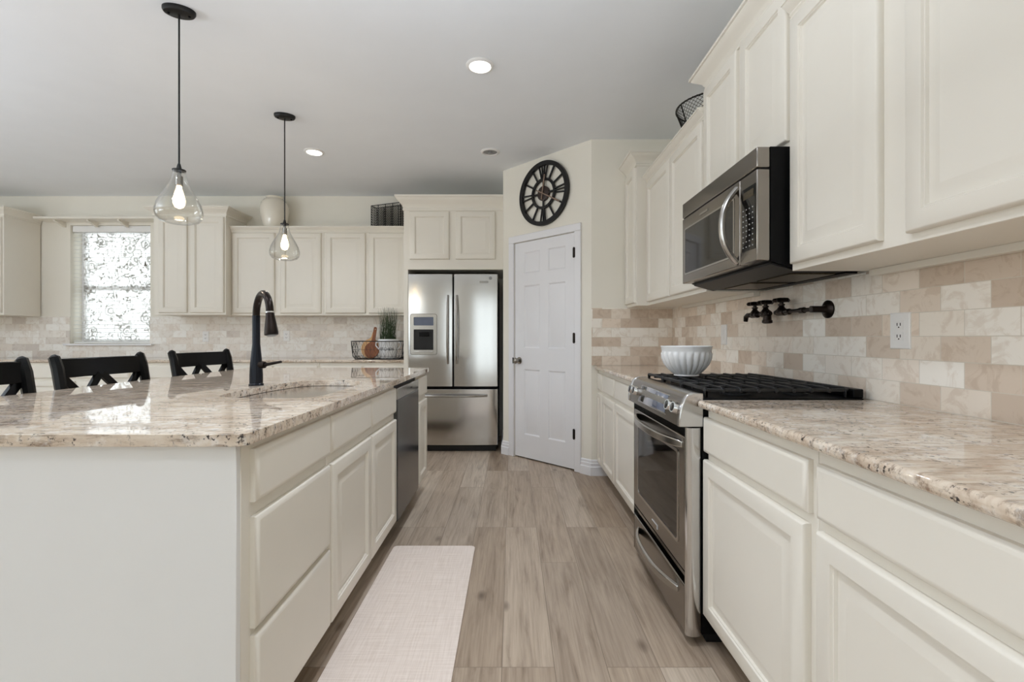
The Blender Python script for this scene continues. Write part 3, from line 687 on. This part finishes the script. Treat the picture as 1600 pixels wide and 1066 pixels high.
# ------------------------------------------------------------------ back wall
YT, YS, YBB = 5.13, 5.235, 4.955
GK = 'upper cabinets along the back wall'
cabinet('upper_cabinet', 'tall cream upper cabinet at far left, only its plain side in view', '-y', YT, YB - .012, -6.45, -5.473, UZ, 2.457, [(-6.43, -5.985, UZ + .024, 2.44), (-5.95, -5.49, UZ + .024, 2.44)], crown=([(-6.45, YT), (-5.473, YT), (-5.473, YB - .013)], CT), group=GK)
cabinet('upper_cabinet', 'tall two-door cream upper cabinet right of the kitchen window', '-y', YT, YB - .012, -3.861, -3.082, UZ, 2.457, [(-3.798, -3.492, UZ + .024, 2.44), (-3.457, -3.098, UZ + .024, 2.44)], crown=([(-3.861, YB - .013), (-3.861, YT), (-3.082, YT), (-3.082, YB - .013)], CT), group=GK)
cabinet('upper_cabinet', 'low two-door upper cabinet with white vase on top', '-y', YS, YB - .012, -3.0815, -2.068, UZ, 2.300, [(-3.065, -2.604, UZ + .024, 2.292), (-2.541, -2.094, UZ + .024, 2.292)], crown=([(-3.081, YS), (-2.068, YS)], crown_prof(2.298, 2.362, .045)), group=GK)
cabinet('upper_cabinet', 'low two-door upper cabinet with wire crate on top, touching fridge surround', '-y', YS, YB - .012, -2.067, -1.093, UZ, 2.300, [(-2.04, -1.609, UZ + .024, 2.292), (-1.570, -1.15, UZ + .024, 2.292)], crown=([(-2.067, YS), (-1.094, YS)], crown_prof(2.298, 2.362, .045)), group=GK)
bl = [(-1.094, -2.0, 'cream base cabinet below the wire tray, beside the refrigerator'), (-2.002, -2.95, 'cream base cabinet on back wall straight behind the black faucet'), (-2.952, -3.95, 'cream base cabinet on back wall behind the farthest stool'), (-3.952, -5.10, 'cream base cabinet under the kitchen window, behind middle stool'), (-5.102, -6.45, 'cream base cabinet on back wall at the far left edge')]
for a, b, lb in bl:
    x0, x1 = b, a; mid = (x0 + x1) / 2
    ds = [(x0 + .02, mid - .012), (mid + .012, x1 - .02)]
    cabinet('base_cabinet', lb, '-y', YBB, YB - .012, x0, x1, .105, ZB, [(p, q, DZ0, DZ1) for p, q in ds], [(p, q, RZ0, RZ1) for p, q in ds], .105, group=GB)
countertop('long granite countertop along the back wall under the kitchen window', -6.47, -1.094, 4.925, YB - .011)

# plant shelf over the window
sh = thing('plant_shelf', 'narrow cream shelf on three brackets spanning above the kitchen window', 'shelf', (-4.67, 5.45, 2.44))
MB().box(-5.398, -3.936, 5.36, YB - .001, 2.485, 2.511).build('shelf_board', M['cab'], sh, bevel=.003)
for bx in (-5.197, -4.82, -4.47):
    MB().prism([(YB - .001, 2.4845), (5.40, 2.4845), (5.40, 2.475), (YB - .02, 2.425), (YB - .001, 2.425)], YZ, bx - .012, bx + .012).build('bracket', M['cab'], sh)

# blind and lace
bd = thing('window_blind', 'white horizontal slat blind hanging open inside the kitchen window', 'blind', ((WX0 + WX1) / 2, YB + .06, WZ0))
MB().box(WX0 + .006, WX1 - .006, YB + .02, YB + .08, WZ1 - .075, WZ1 - .002).build('headrail', M['white'], bd, bevel=.004)
m = MB(); nsl = 28
for k in range(nsl):
    z = WZ0 + .035 + k * (WZ1 - .09 - WZ0 - .035) / (nsl - 1)
    m.prism([(YB + .030, z - .003), (YB + .055, z + .001), (YB + .080, z + .003), (YB + .080, z + .0055), (YB + .055, z + .0038), (YB + .030, z - .0005)], YZ, WX0 + .01, WX1 - .01)
m.build('slats', M['white'], bd)
MB().box(WX0 + .01, WX1 - .01, YB + .032, YB + .078, WZ0 + .004, WZ0 + .024).build('bottom_rail', M['white'], bd, bevel=.003)
for lx in (WX0 + .12, (WX0 + WX1) / 2, WX1 - .12):
    MB().tube([(lx, YB + .029, WZ1 - .07), (lx, YB + .029, WZ0 + .02)], .0012, 5).build('ladder_cord', M['white'], bd)
pc = MB().tube([(WX1 - .075, YB + .022, WZ1 - .07), (WX1 - .075, YB + .022, 2.03)], .0018, 6).build('pull_cord', M['grey'], bd)
MB().lathe([(.004, 0), (.006, -.006), (.010, -.03), (.015, -.05), (.010, -.055)], (WX1 - .075, YB + .022, 2.032), 12).build('tassel', M['nickel'], pc)
m = MB(); nx = 60
rings = []
for k in range(nx + 1):
    x = WX0 + .05 + (WX1 - WX0 - .06) * k / nx; y = YB + .118 + .008 * math.sin(k * .9) + .004 * math.sin(k * .37)
    rings.append([(x, y, WZ0 + .006), (x, y + .0012, WZ0 + .006), (x, y + .0012, WZ1 - .02), (x, y, WZ1 - .02)])
m.loops(rings)
tag(m.build('lace_curtain', M['lace'], off=((WX0 + WX1) / 2, YB + .118, WZ0)), 'floral lace curtain hanging behind the blind in the window', 'curtain')

# ------------------------------------------------------------------ island
XI = -.661; IB = -1.27
GI = 'island cabinets facing the aisle'
Z1 = .862
cabinet('island_cabinet', 'cream three-drawer island cabinet at the near corner', '+x', XI, IB, 1.16, 1.694, .105, ZB, (), [(1.20, 1.691, .727, Z1), (1.20, 1.691, .409, .690), (1.20, 1.691, .122, .390)], .105, group=GI)
sb = MB().prism([(XI, .105), (XI, ZB), (-.702, ZB), (-.702, .60), (IB, .60), (IB, .105)], XZ, 1.695, 2.660)
cabinet('island_cabinet', 'cream two-door island cabinet under the sink', '+x', XI, IB, 1.695, 2.660, .105, ZB, [(1.702, 2.178, .122, .690), (2.188, 2.650, .122, .690)], [(1.702, 2.178, .727, Z1), (2.188, 2.650, .727, Z1)], .105, group=GI, body=sb)
cabinet('island_cabinet', 'narrow cream island cabinet at far end past the dishwasher', '+x', XI, IB, 3.265, 3.61, .105, ZB, [(3.285, 3.60, .122, .690)], [(3.285, 3.60, .727, Z1)], .105, group=GI)
dw = thing('dishwasher', 'dark slate dishwasher built into the island beside the sink cabinet', 'dishwasher', (-.96, 2.96, 0))
MB().box(IB, -.668, 2.664, 3.261, .10, .868).build('body', M['black'], dw)
MB().box(IB, -.73, 2.664, 3.261, 0, .0995).build('toe_kick', M['dark'], dw)
dd = MB().box(-.6675, -.640, 2.666, 3.259, .112, .792).build('dishwasher_door', M['dw'], dw, bevel=.003)
cpn = MB().box(-.6675, -.640, 2.666, 3.259, .7935, .858).build('control_strip', M['steel'], dw, bevel=.003)
MB().box(-.6405, -.6385, 3.02, 3.05, .824, .832).build('badge', M['black'], cpn)
ep = MB().box(-1.56, XI, 1.141, 1.1595, 0, ZB).build('end_panel', M['panel'], off=(-1.18, 1.15, 0), bevel=.0015, seg=1)
tag(ep, 'plain pale grey end panel of the island facing the camera', 'panel')
kw = MB().box(-1.56, IB - .002, 1.160, 3.61, 0, ZB).build('seating_side_cabinet', M['cab'], off=(-1.48, 2.4, 0), bevel=.0015, seg=1)
tag(kw, 'cream back half of the island under the seating overhang', 'cabinet')

# island slab with sink cut-out
sink_o = [(-.80, 1.80), (-.745, 1.87), (-.740, 2.10), (-.748, 2.34), (-.775, 2.47), (-.85, 2.55), (-1.0, 2.565), (-1.08, 2.545), (-1.125, 2.48), (-1.145, 2.38), (-1.17, 2.25), (-1.178, 2.05), (-1.172, 1.93), (-1.13, 1.83), (-1.0, 1.80)]
def smooth_loop(p, it=2):
    for _ in range(it):
        q = []
        for i in range(len(p)):
            a, b = p[i], p[(i + 1) % len(p)]
            q += [(a[0] * .75 + b[0] * .25, a[1] * .75 + b[1] * .25), (a[0] * .25 + b[0] * .75, a[1] * .25 + b[1] * .75)]
        p = q
    return p
so = smooth_loop(sink_o)
ctop = MB().plate(rrect(-1.99, -.630, 1.123, 3.632, .03, 5), [so], XY, ZB + .0005, .914).build('countertop', M['granite'], off=(-1.31, 2.38, ZB), bevel=.011, seg=4, bev_angle=50)
tag(ctop, 'granite island countertop with undermount sink cut into it', 'countertop')
cx = sum(p[0] for p in so) / len(so); cy = sum(p[1] for p in so) / len(so)
def sring(s, z): return [(cx + (x - cx) * s, cy + (y - cy) * s, z) for x, y in so]
sk = thing('sink', 'stainless undermount sink set in the island countertop', 'sink', (cx, cy, .66))
MB().loops([sring(1.06, .8835), sring(1.03, .8835), sring(1.0, .880), sring(.985, .80), sring(.96, .70), sring(.90, .678), sring(.5, .672), sring(.5, .668), sring(.92, .672), sring(.98, .69), sring(1.01, .80), sring(1.06, .880)]).build('basin', M['steel'], sk, smooth=50)
MB().lathe([(.045, 0), (.045, .004), (.035, .003), (.02, .001)], (cx, cy, .6735), 24).build('drain', M['nickel'], sk)

fa = thing('kitchen_faucet', 'tall black gooseneck pull-down faucet on the island beside the sink', 'faucet', (-1.23, 2.29, .914))
MB().lathe([(.033, 0), (.033, .006), (.0295, .01), (.0295, .05), (.027, .10), (.021, .16), (.0175, .20), (.0175, .335)], (-1.23, 2.29, .914), 24).build('body', M['navy'], fa)
hd = Vector((.70, -.714, 0)); R_ = .098
path = [Vector((-1.23, 2.29, 1.247)), Vector((-1.23, 2.29, 1.25))]
cen = Vector((-1.23, 2.29, 1.25)) + hd * R_
path += [cen + hd * (-R_ * math.cos(PI * k / 16 * .97)) + Vector((0, 0, R_ * math.sin(PI * k / 16 * .97))) for k in range(1, 17)]
MB().tube(path, .0165, 14).build('gooseneck', M['bronze'], fa)
e = path[-1]; dn = (path[-1] - path[-2]).normalized()
MB().tube([e, e + dn * .006], .0185, 16).build('collar', M['chrome'], fa)
sh_ = MB().tube([e + dn * .006, e + dn * .02, e + dn * .06, e + dn * .095, e + dn * .105, e + dn * .108], [.018, .019, .025, .0295, .029, .022], 18).build('spray_head', M['bronze'], fa)
MB().tube([e + dn * .107, e + dn * .111], [.019, .018], 16).build('nozzle', M['grey'], sh_)
MB().tube([(-1.212, 2.288, 1.012), (-1.185, 2.284, 1.012), (-1.184, 2.284, 1.012), (-1.175, 2.282, 1.014), (-1.10, 2.27, 1.028)], [.020, .016, .010, .008, .006], 12).build('lever', M['bronze'], fa)

# anti-fatigue mat
mt = MB().plate(rrect(-.640, -.200, 1.36, 2.588, .025), [], XY, .0005, .012).build('floor_mat', M['mat'], off=(-.42, 1.97, 0), bevel=.004)
tag(mt, 'pale beige woven mat lying on the floor beside the island', 'mat')

# ------------------------------------------------------------------ stools (local: faces +x, origin on the floor)
def make_stool(label):
    t = thing('bar_stool', label, 'stool', (0, 0, 0), 'cross-back bar stools at the island', rotz=0.0)
    m = MB().loops([[(x, y, z) for x, y in rrect(-.19 + i, .21 - i, -.215 + i, .215 - i, .06)] for i, z in ((.012, .618), (0, .625), (0, .648), (.012, .656), (.05, .653))]); m.build('seat', M['stoolpaint'], t)
    W2 = .225
    for s in (-1, 1):
        pts = [(-.215, s * W2 * .97, 0), (-.195, s * W2 * .97, .35), (-.185, s * W2 * .97, .64), (-.198, s * W2, .85), (-.225, s * W2, 1.0), (-.243, s * W2, 1.052), (-.248, s * W2, 1.060)]
        MB().tube(pts, [.017, .02, .022, .023, .024, .022, .012], 8, flat=.95, up=(1, 0, 0)).build('back_leg', M['stoolpaint'], t)
        MB().tube([(.195, s * .2, 0), (.185, s * .19, .62)], [.015, .02], 8, up=(1, 0, 0)).build('front_leg', M['stoolpaint'], t)
        MB().bar((-.20, s * .212, .30), (.19, s * .195, .30), .018, .028).build('side_stretcher', M['stoolpaint'], t)
    MB().bar((.192, -.19, .22), (.192, .19, .22), .022, .03).build('foot_rail', M['stoolpaint'], t)
    MB().bar((-.195, -.21, .34), (-.195, .21, .34), .018, .028).build('rear_stretcher', M['stoolpaint'], t)
    rings = []
    for k in range(13):
        f = 2 * k / 12 - 1; y = f * (W2 - .012); x = -.225 - .022 * (1 - f * f)
        rings.append([(x + .012, y, .955), (x - .008, y, .955), (x - .020, y, 1.045), (x, y, 1.045)])
    MB().loops(rings).build('top_rail', M['stoolpaint'], t, bevel=.004)
    rings = []
    for k in range(9):
        f = 2 * k / 8 - 1; y = f * (W2 - .012); x = -.188 - .010 * (1 - f * f)
        rings.append([(x + .009, y, .700), (x - .009, y, .700), (x - .010, y, .738), (x + .008, y, .738)])
    MB().loops(rings).build('lower_rail', M['stoolpaint'], t)
    for a, b in ((-.205, -.006), (-.008, -.205), (.006, .205), (.205, .008)):
        MB().bar((-.228 - .016 * (1 - (a / W2) ** 2), a, .962), (-.192 - .008 * (1 - (b / W2) ** 2), b, .730), .034, .016, up=(1, 0, 0)).build('cross_slat', M['stoolpaint'], t)
    return t
def stool_at(bx, by, r): return (bx + .24 * math.cos(r), by + .24 * math.sin(r), 0)
st = make_stool('black cross-back bar stool in middle of the row, in front of the window')
r = -.0894; st.location = stool_at(-2.07, 2.40, r); st.rotation_euler = (0, 0, r)
copy_tree(st, stool_at(-2.08, 3.185, -.162), -.162, 'black cross-back bar stool nearest to the black faucet')
copy_tree(st, stool_at(-2.05, 1.75, -.083), -.083, 'black cross-back bar stool cut off by the left photo edge')

# ------------------------------------------------------------------ pendants
def make_pendant(label):
    t = thing('pendant_light', label, 'lamp', (0, 0, 0), 'glass pendant lamps over the island', rotz=0.0)
    z0 = 0.0
    cn = MB().lathe([(.085, 0), (.085, -.012), (.078, -.022), (.070, -.025)], (0, 0, -.0005), 36, sx=.86, sy=.56).build('canopy', M['black_metal'], t)
    for s in (-1, 1): MB().lathe([(.006, 0), (.006, -.004), (.003, -.006)], (s * .045, 0, -.0255), 10).build('canopy_screw', M['black'], cn)
    MB().tube([(0, 0, -.024), (0, 0, -.80)], .0042, 8).build('cord', M['black_metal'], t)
    MB().lathe([(.006, -.775), (.010, -.79), (.012, -.803), (.030, -.805), (.030, -.811), (.010, -.812), (.010, -.82)], (0, 0, 0), 20).build('cap', M['black_metal'], t)
    MB().lathe([(.008, -.82), (.010, -.835), (.0165, -.838), (.0165, -.885), (.012, -.887)], (0, 0, 0), 18).build('socket', M['nickel'], t)
    po = [(.029, -.806), (.030, -.83), (.038, -.865), (.055, -.90), (.078, -.940), (.095, -.975), (.103, -1.005), (.104, -1.025), (.099, -1.045), (.085, -1.062), (.060, -1.071)]
    pi = [(r - .0028, z + (.0 if k < 8 else .0028)) for k, (r, z) in enumerate(po)][::-1]
    MB().lathe(po + [(r, z) for r, z in pi] + [po[0]], (0, 0, 0), 40, cap0=False, cap1=False).build('shade', M['glass'], t, smooth=60)
    MB().lathe([(.011, -.887), (.012, -.90), (.020, -.925), (.027, -.955), (.026, -.975), (.018, -.992), (.004, -.999)], (0, 0, 0), 20).build('bulb', M['bulb'], t, smooth=60)
    return t
def bulb_light(name, loc, power, col, size=.03):
    d = bpy.data.lights.new(name, 'POINT'); d.energy = power; d.color = col; d.shadow_soft_size = size
    o = bpy.data.objects.new(name, d); C.objects.link(o); o.location = loc
p1 = make_pendant('clear glass pendant lamp nearest the camera, hanging left of the faucet')
p1.location = (-1.671, 2.39, ZC); p1.rotation_euler = (0, 0, .35)
p2 = copy_tree(p1, (-1.682, 3.523, ZC), .35, 'clear glass pendant lamp farther away, hanging before the vase')
bulb_light('pendant_glow_near', (-1.671, 2.39, ZC - 1.11), 2.5, (1, .85, .66)); bulb_light('pendant_glow_far', (-1.682, 3.523, ZC - 1.11), 2.5, (1, .85, .66))

def downlight_or_fill_lamp(x, y):
    d = bpy.data.lights.new('downlight_or_fill_beam', 'AREA'); d.shape = 'DISK'; d.size = .12; d.energy = 5.2 if abs(x + .193) < .01 else 4.0; d.color = (.855, .91, 1.0); d.spread = math.radians(115)
    o = bpy.data.objects.new('downlight_or_fill_beam', d); C.objects.link(o); o.location = (x, y, ZC - .02)
def downlight(label, x, y, lit=True):
    t = thing('recessed_downlight', label, 'light', (x, y, ZC), None)
    MB().lathe([(.085, -.0005), (.085, -.004), (.078, -.010), (.066, -.012), (.062, -.004), (.062, -.0005)], (x, y, ZC), 36, cap0=False, cap1=False).build('trim_ring', M['white'], t)
    if lit:
        MB().lathe([(.061, -.0008), (.061, -.005), (.05, -.006)], (x, y, ZC), 32).build('lens', M['lamp'], t)
        downlight_or_fill_lamp(x, y)
    else:
        MB().lathe([(.061, -.0008), (.061, -.003), (.05, -.004)], (x, y, ZC), 32).build('lens', M['grey'], t)
        MB().lathe([(.02, -.004), (.022, -.016), (.012, -.02)], (x, y, ZC), 16).build('eyeball', M['grey'], t)
downlight('round lit recessed downlight nearest the camera in the ceiling', -.193, 2.878)
downlight('round lit recessed downlight above the back left cabinets', -1.75, 4.213)
for qx, qy in ((-.193, 1.543), (-.193, .208), (-.193, -1.3), (-1.75, 1.543), (-1.75, -1.3), (-3.4, 2.878), (-3.4, .208), (-5.0, 1.543), (-5.0, -1.3)):  # fill beams added outside the view, with no fixtures of their own
    downlight_or_fill_lamp(qx, qy)
downlight('unlit grey recessed downlight in the ceiling before the clock', -.193, 4.213, False)

# ------------------------------------------------------------------ wall clock (local frame of the diagonal wall)
ck = thing('wall_clock', 'large black open-frame roman numeral clock above the pantry door', 'clock', (SX + .7071 * T(.575) - .0007, SY - .7071 * T(.575) - .0007, 2.446), None, DG)
def ringy(ro, ri, y0, y1): return MB().lathe([(ro, y0), (ro, y1), (ri, y1), (ri, y0), (ro, y0)], (0, 0, 0), 64, axis='y', cap0=False, cap1=False)
ringy(.29, .252, -.034, -.006).build('outer_ring', M['black_metal'], ck)
ringy(.140, .117, -.028, -.012).build('inner_ring', M['black_metal'], ck)
MB().lathe([(.066, -.004), (.066, -.028), (.06, -.031)], (0, 0, 0), 32, axis='y').build('hub', M['clockbrown'], ck)
def dirv(a, r): return (r * math.sin(a), -.02, r * math.cos(a))
num = {12: [-.20, -.06, .06, .20], 1: [0], 2: [-.0, ], 3: [-.13, 0, .13], 4: [0], 5: [0], 6: [-.09, .0, .13], 7: [0], 8: [0], 9: [-.10, .07], 10: [0], 11: [0]}
for h in range(1, 13):
    a0 = 2 * PI * h / 12; m = MB()
    for o_ in num[h]:
        a = a0 + o_
        r0, r1 = .128, .260
        p = Vector(dirv(a0 + o_ * (.75 if h in (12, 6) else 1), r0)); q = Vector(dirv(a0 + o_ * 1.0, r1))
        m.bar(p, q, (.015 if len(num[h]) == 1 else .012), .012, up=(0, 1, 0))
    m.build('numeral', M['black_metal'], ck)
for a in (0, PI / 2, PI, 1.5 * PI):
    MB().bar(dirv(a, .05), dirv(a, .125), .018, .010, up=(0, 1, 0)).build('spoke', M['black_metal'], ck)
MB().bar(tuple(v if i != 1 else -.038 for i, v in enumerate(dirv(.16 + PI, .055))), tuple(v if i != 1 else -.038 for i, v in enumerate(dirv(.16, .165))), .012, .003, up=(0, 1, 0)).build('hour_hand', M['hand'], ck)
MB().bar(tuple(v if i != 1 else -.042 for i, v in enumerate(dirv(2.08 + PI, .08))), tuple(v if i != 1 else -.042 for i, v in enumerate(dirv(2.08, .235))), .010, .003, up=(0, 1, 0)).build('minute_hand', M['hand'], ck)

# ------------------------------------------------------------------ things on top of cabinets
vz = MB().lathe([(.075, 0), (.085, .005), (.108, .06), (.135, .16), (.150, .25), (.150, .31), (.138, .36), (.112, .393), (.085, .405), (.082, .415), (.092, .428), (.088, .431), (.074, .42), (.07, .40)], (0, 0, 0), 40).build('vase', M['cream_cer'], smooth=50)
vz.location = (-2.685, 5.385, 2.3005); tag(vz, 'white ceramic vase on top of the back upper cabinet', 'vase')
def diamonds(m, P, nu, nv, wrap):
    V = {}
    def g(i, j):
        if wrap: i %= nu
        if (i, j) not in V: V[(i, j)] = m.bm.verts.new(P(i / nu, j / nv))
        return V[(i, j)]
    for j in range(0, nv - 1):
        for i in range(j % 2, nu if wrap else nu - 1, 2):
            a = g(i, j); b = g(i + 1, j + 1); d = g(i - 1, j + 1) if (wrap or i > 0) else None
            if j + 2 <= nv and d: m.bm.faces.new((a, b, g(i, j + 2), d))
    return m
rb = thing('wire_basket', 'round black wire basket on top of the right wall cabinets', 'basket', (1.20, 2.86, 2.3125))
def rbP(u, v):
    r = .13 + .075 * v; a = 2 * PI * u
    return (1.20 + r * math.cos(a), 2.86 + r * math.sin(a), 2.316 + .215 * v)
diamonds(MB(), rbP, 96, 20, True).build('wire_mesh', M['black_metal'], rb, wire=.0035, smooth=0)
for nm, v, rr_ in (('rim', .97, .0055), ('base_ring', .03, .005), ('band', .5, .004)):
    MB().tube([rbP(k / 48, v) for k in range(48)], rr_, 6, closed=True).build(nm, M['black_metal'], rb)
for k in range(8): MB().tube([rbP(k / 8 + .03, .03), rbP(k / 8 + .03, .97)], .004, 6).build('upright', M['black_metal'], rb)
wc = thing('wire_crate', 'black rectangular chicken-wire crate on cabinets beside the fridge surround', 'crate', (-1.597, 5.40, 2.3005), None, math.atan2(-.37, .93))
CL, CD, CH = .39, .105, .338
for nm, P in (('front_mesh', lambda u, v: (u * CL, 0, .004 + v * (CH - .008))), ('back_mesh', lambda u, v: (u * CL, CD, .004 + v * (CH - .008)))):
    diamonds(MB(), P, 34, 24, False).build(nm, M['black_metal'], wc, wire=.0052, smooth=0)
for nm, P in (('side_mesh', lambda u, v: (0, u * CD, .004 + v * (CH - .008))), ('side_mesh', lambda u, v: (CL, u * CD, .004 + v * (CH - .008)))):
    diamonds(MB(), P, 10, 24, False).build(nm, M['black_metal'], wc, wire=.0052, smooth=0)
for z in (.005, CH): MB().tube([(0, 0, z), (CL, 0, z), (CL, CD, z), (0, CD, z)], .0045, 6, closed=True).build('frame', M['black_metal'], wc)
for x, y in [(CL * k / 4, yy) for k in range(5) for yy in (0, CD)]: MB().tube([(x, y, .004), (x, y, CH)], .0042, 6).build('upright', M['black_metal'], wc)

# ------------------------------------------------------------------ back counter tray
tx0, tx1, ty0, ty1, tz0, tz1 = -1.70, -1.155, 4.985, 5.285, .9165, 1.105
tr = thing('wire_tray', 'black geometric wire tray on back counter holding pot and boards', 'basket', ((tx0 + tx1) / 2, (ty0 + ty1) / 2, .9145))
def per(s, z, ins): return [(x, y, z) for x, y in rrect(tx0 + ins, tx1 - ins, ty0 + ins, ty1 - ins, .05, 3)]
m = MB(); NP = 40
def perim(ins, z):
    P = rrect(tx0 + ins, tx1 - ins, ty0 + ins, ty1 - ins, .045, 4); P.append(P[0]); d = [0]
    for a, b in zip(P, P[1:]): d.append(d[-1] + math.hypot(b[0] - a[0], b[1] - a[1]))
    out = []
    for k in range(NP):
        s = d[-1] * k / NP; i = max(j for j in range(len(d)) if d[j] <= s + 1e-9); i = min(i, len(P) - 2); f = (s - d[i]) / max(1e-9, d[i + 1] - d[i])
        out.append((P[i][0] + (P[i + 1][0] - P[i][0]) * f, P[i][1] + (P[i + 1][1] - P[i][1]) * f, z))
    return out
L = [[m.bm.verts.new(p) for p in perim(ins, z)] for ins, z in ((.03, tz0 + .004), (.012, tz0 + .03), (.006, tz0 + .10), (0, tz1))]
for r_, (A, B) in enumerate(zip(L, L[1:])):
    for k in range(NP):
        a, b, c, d = A[k], A[(k + 1) % NP], B[(k + 1) % NP], B[k]
        for tri in (((a, b, c), (a, c, d)) if (k + r_) % 2 else ((a, b, d), (b, c, d))): m.bm.faces.new(tri)
m.build('wire_sides', M['black_metal'], tr, wire=.004, smooth=0)
MB().tube(perim(0, tz1), .0045, 6, closed=True).build('rim', M['black_metal'], tr)
MB().plate([(p[0], p[1]) for p in perim(.028, 0)], [], XY, .9147, .9195).build('base', M['black_metal'], tr)
pt = thing('plant_pot', 'white two-handled pot of green grass standing in the wire tray', 'plant', (-1.325, 5.10, .92))
px_, py_ = -1.325, 5.10
pb = MB().lathe([(.078, 0), (.086, .006), (.096, .09), (.104, .185), (.110, .188), (.110, .205), (.104, .208), (.097, .20), (.09, .12), (.02, .10)], (px_, py_, .9198), 40).build('pot', M['ceramic'], pt, smooth=50)
for s in (-1, 1):
    MB().tube([(px_ + s * .100, py_, 1.095), (px_ + s * .130, py_, 1.092), (px_ + s * .133, py_, 1.06), (px_ + s * .115, py_, 1.035), (px_ + s * .097, py_, 1.02)], .007, 8).build('pot_handle', M['ceramic'], pt)
gm = MB()
for k in range(230):
    a = random.uniform(0, 2 * PI); r = .085 * math.sqrt(random.random()); h = random.uniform(.16, .37); lean = random.uniform(0, .075); la = random.uniform(0, 2 * PI)
    b = Vector((px_ + r * math.cos(a), py_ + r * math.sin(a), 1.02)); w = random.uniform(.0018, .0034); t2 = random.uniform(0, PI)
    wv = Vector((math.cos(t2) * w, math.sin(t2) * w, 0)); th = Vector((-math.sin(t2), math.cos(t2), 0)) * .0008
    rings = []
    for i in range(4):
        f = i / 3; c = b + Vector((math.cos(la) * lean * f * f, math.sin(la) * lean * f * f, (h + .09) * f)); c.y = min(c.y, 5.185); s = 1 - .9 * f
        rings.append([tuple(c - wv * s), tuple(c - th), tuple(c + wv * s), tuple(c + th)])
    gm.loops(rings)
gm.build('grass', M['grass'], pt)
tcu = bpy.data.curves.new('lettering', 'FONT'); tcu.body = 'KITCHEN'; tcu.size = .040; tcu.align_x = 'CENTER'; tcu.align_y = 'CENTER'; tcu.extrude = .0006; tcu.space_character = 1.0
to = bpy.data.objects.new('lettering_source', tcu); C.objects.link(to)
bpy.context.view_layer.update()
tme = bpy.data.meshes.new_from_object(to.evaluated_get(bpy.context.evaluated_depsgraph_get())); bpy.data.objects.remove(to)
for v in tme.vertices:
    R = .0975 + v.co.z + .0008; a = v.co.x / .0975 * 1.0
    v.co = Vector((px_ + R * math.sin(a), py_ - R * math.cos(a), 1.022 + v.co.y)) - Vector(OFF[pt.name])
tme.materials.clear(); tme.materials.append(M['ink']); tme.name = 'lettering'
lo = bpy.data.objects.new('lettering', tme); C.objects.link(lo); lo.parent = pb
def board(name, label, loc, tilt, r, hh, mat, ry=0.0):
    pts = []
    for k in range(21):
        a = -PI / 2 - PI * .86 + 2 * PI * .86 * k / 20
        pts.append((r * math.cos(a), r * 1.12 + r * 1.12 * math.sin(a)))
    top = pts[-1][1]; w = .019
    pts = [q for q in pts if abs(q[0]) > .030 or q[1] < r]
    pts = pts + [(w + .006, r * 2.24 + .004), (w, r * 2.24 + .022), (w * .85, r * 2.24 + hh - .01), (w * .5, r * 2.24 + hh), (-w * .5, r * 2.24 + hh), (-w * .85, r * 2.24 + hh - .01), (-w, r * 2.24 + .022), (-w - .006, r * 2.24 + .004)]
    pts = [p for p in pts]
    hole_ = [(0.006 * math.cos(2 * PI * k / 10), r * 2.24 + hh - .025 + .006 * math.sin(2 * PI * k / 10)) for k in range(10)]
    o = MB().plate(pts, [hole_], XZ, 0, .016).build(name, mat, off=(0, 0, 0), bevel=.002)
    o.location = loc; o.rotation_euler = (tilt, ry, 0); return tag(o, label, 'cutting board', 'cutting boards in the wire tray')
board('cutting_board', 'reddish brown paddle cutting board in front in the wire tray', (-1.533, 5.15, .922), -.22, .080, .17, M['acacia'], .10)
board('cutting_board', 'pale wooden cutting board behind the reddish brown one', (-1.572, 5.19, .922), -.22, .098, .08, M['maple'], .18)
